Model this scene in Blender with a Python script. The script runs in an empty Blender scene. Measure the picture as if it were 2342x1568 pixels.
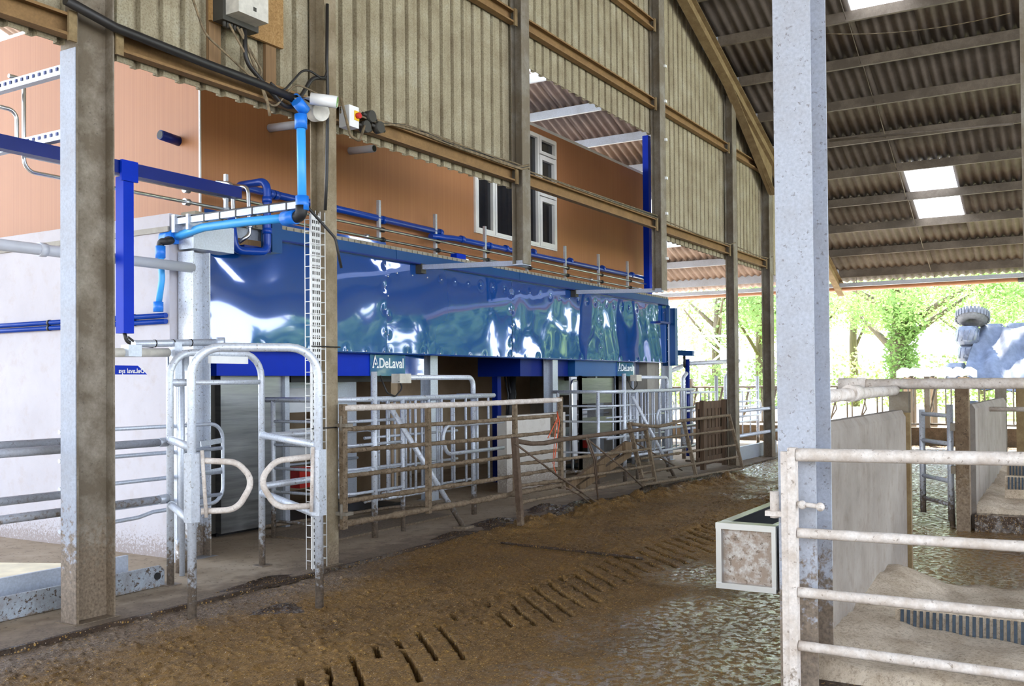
import bpy, bmesh, math, random
import numpy as np
from mathutils import Vector as V, Matrix
random.seed(7)
SC = bpy.context.scene
COL = SC.collection
# ---------------------------------------------------------------- camera model (2342 x 1568)
FPX, YAW, PIT, ROL, PCY, CAMH = 2218.3, 0.543728, 0.015153, -0.0085799, 839.9, 1.6
_F = V((math.cos(YAW)*math.cos(PIT), math.sin(YAW)*math.cos(PIT), math.sin(PIT)))
_R0 = V((math.sin(YAW), -math.cos(YAW), 0)); _U0 = _R0.cross(_F)
_R = math.cos(ROL)*_R0 + math.sin(ROL)*_U0
_U = -math.sin(ROL)*_R0 + math.cos(ROL)*_U0
CAM = V((0, 0, CAMH))
def _on(px, py, ax, v):
    d = FPX*_F + (px-1171)*_R - (py-PCY)*_U
    return CAM + d*((v-CAM[ax])/d[ax])
def PX(px, py, x): return _on(px, py, 0, x)     # measured point on the plane X = x
def PY(px, py, y): return _on(px, py, 1, y)
def PZ(px, py, z=0.0): return _on(px, py, 2, z)
cam = bpy.data.cameras.new('camera'); co = bpy.data.objects.new('camera', cam); COL.objects.link(co)
cam.sensor_fit = 'HORIZONTAL'; cam.sensor_width = 36; cam.lens = 36*FPX/2342
cam.shift_y = (PCY-784)/2342
cam.clip_start = .05; cam.clip_end = 500
co.matrix_world = Matrix(((_R.x, _U.x, -_F.x, 0), (_R.y, _U.y, -_F.y, 0), (_R.z, _U.z, -_F.z, CAMH), (0, 0, 0, 1)))
SC.camera = co
# ---------------------------------------------------------------- mesh builder
class MB:
    def __init__(s): s.v = []; s.f = []; s.sm = []
    def add(s, vs, fs, smooth=False):
        n = len(s.v); s.v += [tuple(p) for p in vs]
        s.f += [tuple(i+n for i in f) for f in fs]; s.sm += [smooth]*len(fs); return s
    def obox(s, c, ax, ay, az):
        """box about c with half-vectors ax, ay, az"""
        c, ax, ay, az = V(c), V(ax), V(ay), V(az)
        vs = [c+i*ax+j*ay+k*az for k in (-1, 1) for j in (-1, 1) for i in (-1, 1)]
        return s.add(vs, [(0, 2, 3, 1), (4, 5, 7, 6), (0, 1, 5, 4), (2, 6, 7, 3), (0, 4, 6, 2), (1, 3, 7, 5)])
    def box(s, a, b):
        a, b = V(a), V(b); c = (a+b)/2; h = (b-a)/2
        return s.obox(c, (abs(h.x), 0, 0), (0, abs(h.y), 0), (0, 0, abs(h.z)))
    def bar(s, p, q, w, h, up=(0, 0, 1)):
        """rectangular bar from p to q, w wide, h high along up"""
        p, q, up = V(p), V(q), V(up); d = (q-p); L = d.length; d = d/L
        if abs(d.dot(up)) > .98: up = V((0, 1, 0))
        sd = d.cross(up).normalized(); u = sd.cross(d).normalized()
        return s.obox((p+q)/2, d*L/2, sd*w/2, u*h/2)
    def tube(s, pts, r, n=10, closed=False, fil=0, rs=None):
        pts = [V(p) for p in pts]
        if fil: pts = fillet(pts, fil, closed)
        m = len(pts); tang = []
        for i in range(m):
            a = pts[i-1] if (i or closed) else pts[i]; b = pts[(i+1) % m] if (i < m-1 or closed) else pts[i]
            t = b-a; tang.append(t.normalized() if t.length > 1e-9 else V((0, 0, 1)))
        t0 = tang[0]; nr = t0.cross(V((0, 0, 1)))
        if nr.length < .1: nr = t0.cross(V((0, 1, 0)))
        nr.normalize(); base = len(s.v)
        for i in range(m):
            t = tang[i]
            nr = (nr - t*nr.dot(t)); nr.normalize(); bn = t.cross(nr)
            rr = rs[i] if rs else r
            for k in range(n):
                a = 2*math.pi*k/n
                s.v.append(tuple(pts[i] + rr*(math.cos(a)*nr + math.sin(a)*bn)))
        for i in range(m if closed else m-1):
            j = (i+1) % m
            for k in range(n):
                k2 = (k+1) % n
                s.f.append((base+i*n+k, base+i*n+k2, base+j*n+k2, base+j*n+k)); s.sm.append(True)
        if not closed:
            s.f.append(tuple(base+k for k in range(n))[::-1]); s.sm.append(False)
            s.f.append(tuple(base+(m-1)*n+k for k in range(n))); s.sm.append(False)
        return s
    def crust(s, pts, r, amt=.16, n=10, seed=0):
        """pipe caked with dried muck: the radius wanders along its length"""
        pts = [V(p) for p in pts]; out = []; rs = []; rr = random.Random(seed+int(pts[0].z*977)); ph = rr.uniform(0, 9)
        for i in range(len(pts)-1):
            L = (pts[i+1]-pts[i]).length; k = max(1, int(L/.035))
            for j in range(k+(i == len(pts)-2)): out.append(pts[i].lerp(pts[i+1], j/k))
        for i in range(len(out)): rs.append(r*(1+amt*(.6*math.sin(i*.33+ph)+.5*math.sin(i*.91+ph*2))+rr.uniform(-amt, amt)*.8))
        return s.tube(out, r, n, rs=rs)
    def prism(s, prof, ext):
        """closed 3D polygon prof extruded along ext"""
        prof = [V(p) for p in prof]; ext = V(ext); n = len(prof)
        vs = prof + [p+ext for p in prof]
        fs = [tuple(range(n))[::-1], tuple(range(n, 2*n))] + [(i, (i+1) % n, n+(i+1) % n, n+i) for i in range(n)]
        return s.add(vs, fs)
    def ibeam(s, p, q, wd, w, d, tf=.012, tw=.009):
        """H section from p to q on its centre line; flange width w along wd, depth d"""
        p, q, wd = V(p), V(q), V(wd).normalized(); ax = (q-p).normalized(); dd = ax.cross(wd).normalized()
        a, b = w/2, d/2
        pr = [(-a, -b), (a, -b), (a, -b+tf), (tw/2, -b+tf), (tw/2, b-tf), (a, b-tf), (a, b), (-a, b), (-a, b-tf), (-tw/2, b-tf), (-tw/2, -b+tf), (-a, -b+tf)]
        vs = [p+x*wd+y*dd for x, y in pr]; n = 12
        vs2 = [v+(q-p) for v in vs]
        fs = [(i, (i+1) % n, n+(i+1) % n, n+i) for i in range(n)]
        for o in (0, n):
            fs += [(o+0, o+1, o+2, o+3, o+10, o+11), (o+3, o+4, o+9, o+10), (o+4, o+5, o+6, o+7, o+8, o+9)]
        return s.add(vs+vs2, fs)
    def csec(s, p, q, h, w, lip=.02, t=.006, up=(0, 0, 1), side=(0, -1, 0)):
        """C purlin: web height h along up, flanges w toward side"""
        up, sd = V(up), V(side)
        pr = [(0, 0), (0, h), (w, h), (w, h-lip), (w-t, h-lip), (w-t, h-t), (t, h-t), (t, t), (w-t, t), (w-t, lip), (w, lip), (w, 0)]
        P = V(p); return s.prism([P+sd*a+up*b for a, b in pr], V(q)-P)
    def disc(s, c, nrm, r, h, n=16):
        c, nrm = V(c), V(nrm).normalized()
        return s.tube([c, c+nrm*h], r, n)
    def sphere(s, c, r, n=10, m=6, sc=(1, 1, 1)):
        vs = []; fs = []
        for i in range(m+1):
            th = math.pi*i/m
            for k in range(n):
                ph = 2*math.pi*k/n
                vs.append((c[0]+sc[0]*r*math.sin(th)*math.cos(ph), c[1]+sc[1]*r*math.sin(th)*math.sin(ph), c[2]+sc[2]*r*math.cos(th)))
        for i in range(m):
            for k in range(n):
                fs.append((i*n+k, (i+1)*n+k, (i+1)*n+(k+1) % n, i*n+(k+1) % n))
        return s.add(vs, fs, True)
def fillet(pts, r, closed=False, seg=6):
    out = []; m = len(pts)
    for i in range(m):
        if not closed and i in (0, m-1): out.append(pts[i]); continue
        a, b, c = pts[i-1], pts[i], pts[(i+1) % m]
        d1 = a-b; d2 = c-b; l1, l2 = d1.length, d2.length
        d1 = d1/l1; d2 = d2/l2; ang = d1.angle(d2)
        if ang > 3.1: out.append(b); continue
        t = min(r/math.tan(ang/2), l1*.49, l2*.49)
        p1 = b+d1*t; p2 = b+d2*t
        rr = t*math.tan(ang/2); cen = b+(d1+d2).normalized()*(rr/math.sin(ang/2))
        u = p1-cen; w = p2-cen; om = u.angle(w)
        for k in range(seg+1):
            f = k/seg
            out.append(cen+(u*math.sin((1-f)*om)+w*math.sin(f*om))/math.sin(om))
    return out
def sag(p, q, s, n=12):
    p, q = V(p), V(q); return [p.lerp(q, i/n)-V((0, 0, 4*s*(i/n)*(1-i/n))) for i in range(n+1)]
# ---------------------------------------------------------------- objects
def _mesh(name, mb, mat, off):
    me = bpy.data.meshes.new(name)
    o = V(off); me.from_pydata([(a[0]-o.x, a[1]-o.y, a[2]-o.z) for a in mb.v], [], mb.f)
    me.polygons.foreach_set('use_smooth', mb.sm); me.materials.append(mat); me.update()
    bm = bmesh.new(); bm.from_mesh(me); bmesh.ops.recalc_face_normals(bm, faces=bm.faces[:]); bm.to_mesh(me); bm.free()
    return me
def _bb(vs):
    xs = [a[0] for a in vs]; ys = [a[1] for a in vs]; zs = [a[2] for a in vs]
    return V(((min(xs)+max(xs))/2, (min(ys)+max(ys))/2, min(zs))), V(((min(xs)+max(xs))/2, (min(ys)+max(ys))/2, (min(zs)+max(zs))/2))
def _tag(o, label, cat, group=None, kind=None):
    if label: o['label'] = label
    if cat: o['category'] = cat
    if group: o['group'] = group
    if kind: o['kind'] = kind
def single(name, mb, mat, label=None, cat=None, group=None, kind=None):
    base, _ = _bb(mb.v)
    o = bpy.data.objects.new(name, _mesh(name, mb, mat, base)); o.location = base; COL.objects.link(o)
    _tag(o, label, cat, group, kind); return o
def struct(name, mb, mat): return single(name, mb, mat, kind='structure')
SPLIT = {'compression_fitting', 'bracket', 'end_cleat', 'socket', 'union', 'clip', 'cable_tie', 'purlin_cleat', 'gland', 'hanger', 'tie', 'elbow', 'cable_clip', 'hinge_bracket', 'brace_rod', 'splash_panel', 'white_cover', 'sensor_box', 'side_rail', 'panel', 'end_rail', 'flat', 'joint_cover', 'hose', 'cable', 'hoses', 'post'}
def islands(mb):
    par = list(range(len(mb.v)))
    def find(a):
        while par[a] != a: par[a] = par[par[a]]; a = par[a]
        return a
    for f in mb.f:
        for k in f[1:]: par[find(k)] = find(f[0])
    out = {}
    for f, sm in zip(mb.f, mb.sm):
        r = find(f[0]); m, mp = out.setdefault(r, (MB(), {}))
        for k in f:
            if k not in mp: mp[k] = len(m.v); m.v.append(mb.v[k])
        m.f.append(tuple(mp[k] for k in f)); m.sm.append(sm)
    return [m for m, _ in out.values()]
class Thing:
    def __init__(s, name, label, cat, group=None, kind=None):
        s.n, s.l, s.c, s.g, s.k = name, label, cat, group, kind; s.p = []
    def part(s, name, mb, mat, parent=None, label=None):
        if name in SPLIT:
            for m in islands(mb): s.p.append((name, m, mat, parent, label))
            return len(s.p)-1
        s.p.append((name, mb, mat, parent, label)); return len(s.p)-1
    def done(s):
        base, _ = _bb([a for p in s.p for a in p[1].v])
        r = bpy.data.objects.new(s.n, None); r.location = base; r.empty_display_size = .1; COL.objects.link(r)
        _tag(r, s.l, s.c, s.g, s.k); obs = []; cen = []
        for name, mb, mat, par, lab in s.p:
            _, c = _bb(mb.v)
            o = bpy.data.objects.new(name, _mesh(name, mb, mat, c)); COL.objects.link(o)
            if par is None: o.parent = r; o.location = c-base
            else: o.parent = obs[par]; o.location = c-cen[par]
            if lab: o['label'] = lab
            obs.append(o); cen.append(c)
        return r
def copy_thing(root, off, label, group=None):
    r = root.copy(); COL.objects.link(r); r.location = root.location+V(off); r['label'] = label
    if group: r['group'] = group
    for ch in list(root.children):
        c = ch.copy(); COL.objects.link(c); c.parent = r
        for g in list(ch.children):
            d = g.copy(); COL.objects.link(d); d.parent = c
    return r
def text_mb(body, size, org, ux, uy, thick=.002, bold=.0, mirror=False):
    cu = bpy.data.curves.new('t', 'FONT'); cu.body = body; cu.size = size; cu.offset = bold; cu.extrude = 0
    ob = bpy.data.objects.new('t', cu); COL.objects.link(ob)
    dg = bpy.context.evaluated_depsgraph_get(); me = bpy.data.meshes.new_from_object(ob.evaluated_get(dg))
    ux, uy, org = V(ux).normalized(), V(uy).normalized(), V(org); nz = ux.cross(uy)
    mb = MB(); mb.add([org+ux*v.co.x*(-1 if mirror else 1)+uy*v.co.y+nz*thick for v in me.vertices], [tuple(p.vertices) for p in me.polygons])
    w = max(v.co.x for v in me.vertices)
    bpy.data.objects.remove(ob); bpy.data.meshes.remove(me); return mb, w
# ---------------------------------------------------------------- materials
def lin(h):
    c = [int(h[i:i+2], 16)/255 for i in (0, 2, 4)]
    return tuple(x/12.92 if x <= .04045 else ((x+.055)/1.055)**2.4 for x in c)+(1,)
class NT:
    def __init__(s, name):
        s.m = bpy.data.materials.new(name); s.m.use_nodes = True; s.t = s.m.node_tree; s.N = s.t.nodes; s.L = s.t.links
        s.b = s.N['Principled BSDF']; s.out = s.N['Material Output']
        s.geo = s.N.new('ShaderNodeNewGeometry'); s.pos = s.geo.outputs['Position']
    def mapping(s, scale):
        n = s.N.new('ShaderNodeMapping'); n.inputs['Scale'].default_value = scale; s.L.new(s.pos, n.inputs[0]); return n.outputs[0]
    def noise(s, scale, detail=4, rough=.6, vec=None, dist=0):
        n = s.N.new('ShaderNodeTexNoise'); n.inputs['Scale'].default_value = scale; n.inputs['Detail'].default_value = detail
        n.inputs['Roughness'].default_value = rough; n.inputs['Distortion'].default_value = dist; s.L.new(vec or s.pos, n.inputs['Vector']); return n.outputs['Fac']
    def voro(s, scale, vec=None, feat='F1'):
        n = s.N.new('ShaderNodeTexVoronoi'); n.feature = feat; n.inputs['Scale'].default_value = scale; s.L.new(vec or s.pos, n.inputs['Vector']); return n
    def ramp(s, fac, stops):
        n = s.N.new('ShaderNodeValToRGB'); e = n.color_ramp.elements
        while len(e) < len(stops): e.new(.5)
        for i, (p, c) in enumerate(stops):
            e[i].position = p; e[i].color = c if isinstance(c, tuple) else (c, c, c, 1)
        s.L.new(fac, n.inputs[0]); return n.outputs[0]
    def mix(s, fac, a, b, mode='MIX'):
        n = s.N.new('ShaderNodeMix'); n.data_type = 'RGBA'; n.blend_type = mode; n.clamp_factor = True
        for v, i in ((fac, 0), (a, 6), (b, 7)):
            if hasattr(v, 'links'): s.L.new(v, n.inputs[i])
            else: n.inputs[i].default_value = v
        return n.outputs[2]
    def math(s, op, a, b=0.0):
        n = s.N.new('ShaderNodeMath'); n.operation = op
        for v, i in ((a, 0), (b, 1)):
            if hasattr(v, 'links'): s.L.new(v, n.inputs[i])
            else: n.inputs[i].default_value = v
        return n.outputs[0]
    def height(s, z0, z1):
        x = s.N.new('ShaderNodeSeparateXYZ'); s.L.new(s.pos, x.inputs[0])
        n = s.N.new('ShaderNodeMapRange'); n.inputs[1].default_value = z0; n.inputs[2].default_value = z1
        s.L.new(x.outputs[2], n.inputs[0]); return n.outputs[0]
    def set(s, **k):
        for a, v in k.items():
            i = s.b.inputs[a.replace('_', ' ')]
            if hasattr(v, 'links'): s.L.new(v, i)
            else: i.default_value = v
        return s
    def bump(s, h, strength=.3, dist=.01):
        n = s.N.new('ShaderNodeBump'); n.inputs['Strength'].default_value = strength; n.inputs['Distance'].default_value = dist
        s.L.new(h, n.inputs['Height']); s.L.new(n.outputs[0], s.b.inputs['Normal']); return s
def plain(name, col, rough=.5, metal=0, var=.12, scale=9, **k):
    n = NT(name); c = lin(col) if isinstance(col, str) else col
    d = tuple(x*(1-var*2) for x in c[:3])+(1,); l = tuple(min(1, x*(1+var)) for x in c[:3])+(1,)
    n.set(Base_Color=n.ramp(n.noise(scale), [(.3, d), (.7, l)]), Roughness=rough, Metallic=metal, **k); return n.m
def galv(name, base, dirt='6b5a45', spots=.5, mud=None, metal=.35, rough=.5, amt=.35, scale=6):
    """zinc coated steel with spangle, splash spots and dried muck; mud=(z0,z1) height band where the splashing fades out"""
    n = NT(name); c = lin(base); d = lin(dirt)
    sp = n.ramp(n.noise(60, 3), [(.35, tuple(x*.88 for x in c[:3])+(1,)), (.65, tuple(min(1, x*1.06) for x in c[:3])+(1,))])
    cl = n.ramp(n.noise(scale, 6, .7), [(.5-.2*amt, 0), (.5+.35*(1-amt), 1)])
    col = n.mix(n.math('MULTIPLY', cl, amt), sp, d)
    vor = n.noise(38, 3, .7); lim = .5+.22*(1-spots)
    fl = n.ramp(vor, [(lim, 0), (lim+.05, 1)])
    col = n.mix(n.math('MULTIPLY', fl, min(1, spots*1.4)), col, tuple(x*.55 for x in d[:3])+(1,))
    if mud:
        h = n.height(mud[1], mud[0]); g = n.math('ADD', h, n.math('MULTIPLY', n.math('SUBTRACT', n.noise(22, 5, .7), .5), 1.3))
        m = n.ramp(g, [(.45, 0), (.62, 1)]); col = n.mix(n.math('MULTIPLY', m, .92), col, n.ramp(n.noise(50), [(.3, lin('5a4a38')), (.7, lin('8f7d68'))]))
    n.set(Base_Color=col, Metallic=metal, Roughness=rough); n.bump(n.noise(70, 3), .12, .004); return n.m
M = {}
M['galv'] = galv('galvanised', 'c3cad6', '8f8a80', .25, None, .45, .42, .2)
M['galv_post'] = galv('galvanised_splashed', 'd2d8e2', '93897a', .5, (-.1, .75), .35, .45, .25)
M['galv_big'] = galv('galvanised_column', 'aaaeb8', '8c847c', .45, (.0, 1.3), .12, .6, .35, 4)
M['galv_dark'] = galv('galvanised_dusty', '8d877c', '6a5c47', .35, (-.2, .7), .1, .65, .8, 3)
M['girt'] = galv('dusty_brown_girt', '8a6a42', '6b5030', .25, None, .0, .85, .6, 5)
M['dust_steel'] = galv('dusty_brown_steel', '8a7653', '695232', .3, None, .0, .85, .7, 5)
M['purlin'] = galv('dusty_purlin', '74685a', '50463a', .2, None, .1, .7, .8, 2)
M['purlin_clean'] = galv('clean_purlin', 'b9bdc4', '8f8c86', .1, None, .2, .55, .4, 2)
M['muck_rail'] = galv('muck_crusted_rail', '86745f', '57462f', .65, (-.2, .95), .0, .8, .75, 14)
M['rail_white'] = galv('dried_slurry_rail', 'd9d0c8', 'a08b76', .45, (-.3, .55), .05, .7, .55, 10)
M['bare_rail'] = galv('dark_rusty_rail', '6e5b4c', '4c3a2a', .4, (-.3, .6), .2, .7, .7, 10)
M['bath'] = galv('splashed_tray_zinc', 'a3acb6', '6d5c4c', .7, (-.05, .12), .2, .55, .5, 8)
M['stainless'] = plain('stainless', 'c9cdd2', .28, 1, .05, 3)
def brushed():
    n = NT('brushed_stainless'); s = n.noise(1, 5, .6, n.mapping((2, 2, 30)))
    n.set(Base_Color=n.ramp(s, [(.3, lin('85878a')), (.7, lin('a3a4a5'))]), Metallic=1.0, Roughness=n.ramp(s, [(.3, .3), (.7, .42)])); return n.m
M['brushed'] = brushed()
M['white_panel'] = plain('white_panel', 'e2e4e8', .45, 0, .03)
M['white_plastic'] = plain('white_plastic', 'e6e6e4', .4, 0, .03)
M['grey_plastic'] = plain('grey_plastic', 'c9c4b8', .5, 0, .12, 12)
M['dark_plastic'] = plain('dark_plastic', '39362f', .6, 0, .1)
M['black'] = plain('black_rubber', '17171a', .55, 0, .1)
M['blue'] = plain('blue_paint', (.0, .026, .42, 1), .38, 0, .04, 4, Specular_IOR_Level=.12)
M['blue_trim'] = plain('blue_trim_sheet', (.0, .055, .20, 1), .3, .2, .05, 4, Specular_IOR_Level=.5)
M['blue_face_lit'] = plain('blue_header_lit', (.004, .075, .27, 1), .35, 0, .04, 4, Specular_IOR_Level=.5)  # lighter blue puts the light on the far header into its colour
M['navy'] = plain('navy_sheet', (.0, .012, .16, 1), .35, 0, .05, 4, Specular_IOR_Level=.3)
M['blue_pipe'] = plain('blue_drain_pipe', (.0, .045, .34, 1), .3, 0, .05, 5)
M['lblue'] = plain('light_blue_pipe', '3fa6ee', .4, 0, .05, 5)
M['lblue_fit'] = plain('blue_pipe_fitting', '1f78dc', .38, 0, .05, 9)
M['grey_pipe'] = plain('grey_pipe', 'bfc2cd', .4, 0, .04, 5)
M['red'] = plain('red_plastic', 'c3261e', .4, 0, .05)
M['yellow'] = plain('yellow_plastic', 'e4b81c', .4, 0, .05)
M['green_glass'] = plain('green_lens', '7fbf5e', .15, 0, .1)
M['twine'] = plain('orange_twine', 'e0603a', .8, 0, .1)
M['cable'] = plain('dusty_cable', '7d6c52', .8, 0, .3, 20)
M['cable_black'] = plain('black_cable', '24211f', .5, 0, .1)
M['brownpipe'] = plain('terracotta_pipe', 'a5714f', .5, 0, .06)
def sheet_paint(name, base, rough, co):
    n = NT(name); n.set(Base_Color=base, Metallic=.3, Roughness=rough, Coat_Weight=1.0, Coat_Roughness=.03, Coat_IOR=co); return n.m
M['mirror_blue'] = sheet_paint('glossy_blue_sheet', (.002, .075, .36, 1), .07, 2.1)
def cladding():
    n = NT('dusty_cladding')
    a = n.ramp(n.noise(2.2, 5, .7), [(.3, lin('857860')), (.55, lin('a49a80')), (.75, lin('b0aa96'))])
    st = n.noise(1, 4, .7, n.mapping((26, 26, .5))); a = n.mix(n.ramp(st, [(.5, 0), (.75, .45)]), a, lin('6f5f40'))
    sp = n.ramp(n.noise(60, 3, .8), [(.45, 0), (.65, .6)]); a = n.mix(sp, a, lin('62543a'))
    n.set(Base_Color=a, Roughness=.85); n.bump(n.noise(110, 3, .8), .35, .006); return n.m
M['clad'] = cladding()
def fibre(name, c1, c2, c3):
    n = NT(name)
    a = n.ramp(n.noise(3, 6, .7), [(.3, lin(c1)), (.6, lin(c2)), (.8, lin(c3))])
    st = n.noise(1, 4, .7, n.mapping((.6, 14, .6))); a = n.mix(n.ramp(st, [(.48, 0), (.72, .5)]), a, lin('453a30'))
    n.set(Base_Color=a, Roughness=.9); n.bump(n.noise(60, 3, .7), .2, .004); return n.m
M['roof'] = fibre('fibre_cement_roof', '51483f', '645a50', '746a60')
M['roof2'] = fibre('newer_fibre_cement_roof', '86736a', '98857a', 'a8968a')
def light_sheet():
    n = NT('translucent_roof_light'); t = n.N.new('ShaderNodeBsdfTranslucent'); t.inputs[0].default_value = (.93, .95, 1, 1)
    d = n.N.new('ShaderNodeMixShader'); d.inputs[0].default_value = .85
    n.set(Base_Color=(.85, .87, .9, 1), Roughness=.4); n.L.new(n.b.outputs[0], d.inputs[1]); n.L.new(t.outputs[0], d.inputs[2]); n.L.new(d.outputs[0], n.out.inputs[0]); return n.m
M['rooflight'] = light_sheet()
def orange():
    n = NT('orange_brown_panel')
    s = n.noise(1, 3, .6, n.mapping((90, 90, .25))); b = n.noise(.8, 3)
    a = n.mix(n.ramp(s, [(.35, 0), (.65, 1)]), lin('a66f48'), lin('b07a50')); a = n.mix(n.ramp(b, [(.3, 0), (.7, .4)]), a, lin('98633d'))
    n.set(Base_Color=a, Roughness=.55); n.bump(s, .05, .003); return n.m
M['orange'] = orange()
def concrete(name, c1, c2, stain, sa=.5, sc=1.6, streak=.0, rough=.85, splash=None, dirt=None):
    n = NT(name); a = n.ramp(n.noise(sc, 7, .65), [(.3, lin(c1)), (.7, lin(c2))])
    a = n.mix(n.ramp(n.noise(7, 6, .7), [(.52, 0), (.75, sa)]), a, lin(stain))
    if streak:
        st = n.noise(1, 5, .7, n.mapping((4, 4, .35))); a = n.mix(n.ramp(st, [(.45, 0), (.68, streak)]), a, lin(stain))
    if splash:
        h = n.height(splash[1], splash[0]); g = n.math('ADD', h, n.math('MULTIPLY', n.math('SUBTRACT', n.noise(42, 4, .85), .5), 2.2))
        a = n.mix(n.ramp(g, [(.62, 0), (.8, .6)]), a, lin('7d6a5a'))
    if dirt:
        dy = n.N.new('ShaderNodeSeparateXYZ'); n.L.new(n.pos, dy.inputs[0]); dm = n.N.new('ShaderNodeMapRange'); dm.inputs[1].default_value = dirt[1]; dm.inputs[2].default_value = dirt[0]; n.L.new(dy.outputs[1], dm.inputs[0])
        q = n.math('ADD', dm.outputs[0], n.math('MULTIPLY', n.math('SUBTRACT', n.noise(5, 6, .75), .5), 1.6))
        a = n.mix(n.math('MULTIPLY', n.ramp(q, [(.35, 0), (.8, 1)]), .8), a, n.ramp(n.noise(40, 4, .8), [(.35, lin('4a3b2d')), (.65, lin('7d6a57'))]))
        vn = n.voro(34); sp = n.N.new('ShaderNodeSeparateColor'); n.L.new(vn.outputs['Color'], sp.inputs[0])
        k = n.math('MULTIPLY', n.math('GREATER_THAN', sp.outputs[0], .86), n.math('LESS_THAN', vn.outputs['Distance'], .3)); a = n.mix(n.math('MULTIPLY', k, .7), a, lin('4a3a2a'))
    n.set(Base_Color=a, Roughness=rough); n.bump(n.noise(45, 5, .7), .2, .006); return n.m
M['white_conc'] = concrete('white_concrete', 'b4b0b6', 'c4c1c8', 'a8968a', .35, .9, splash=(.0, .5))
M['grey_conc'] = concrete('grey_concrete', '8f8a82', 'a8a39a', '75695a', .4, 2, .3)
M['beige_conc'] = concrete('beige_concrete_back', 'a08a6e', 'b29c80', '8a745a', .4, 1.2)
M['stall_conc'] = concrete('stained_stall_concrete', '736a61', '968d83', '5c4938', .5, 1.6, .3, splash=(.05, .55))
M['low_conc'] = concrete('splashed_low_concrete', 'c2bcb2', 'd2ccc4', '9a8c7c', .4, 2, splash=(.05, .75))
M['pad_conc'] = concrete('pad_concrete', '8a775f', 'ab9a84', '55432f', .6, .9, dirt=(5.65, 6.5))
M['yard'] = concrete('yard_concrete', 'bdb8ae', 'd6d1c8', 'a89a88', .3, .5)
M['slab_edge'] = concrete('slab_edge', '8b8474', '9c9484', '4a4236', .6, 6)
M['pier'] = concrete('board_marked_concrete', 'a8a49c', 'b8b3aa', '8a8478', .4, 3)
def wood(name, c1, c2, rough=.8):
    n = NT(name); s = n.noise(1, 5, .65, n.mapping((30, 30, 1.5)), .4)
    n.set(Base_Color=n.ramp(s, [(.3, lin(c1)), (.7, lin(c2))]), Roughness=rough); n.bump(s, .25, .004); return n.m
M['pallet'] = wood('dirty_pallet_wood', '3c2e22', '705842')
M['plank'] = wood('weathered_plank', '57452f', '836a4e')
M['batten'] = wood('batten_wood', '6b5136', '8a6c48')
def osb():
    n = NT('strand_board'); v = n.noise(22, 4, .7, None, 2.5)
    n.set(Base_Color=n.ramp(v, [(.3, lin('7d5c33')), (.5, lin('9a7646')), (.7, lin('b08d5c'))]), Roughness=.8); n.bump(v, .2, .004); return n.m
M['osb'] = osb()
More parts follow.
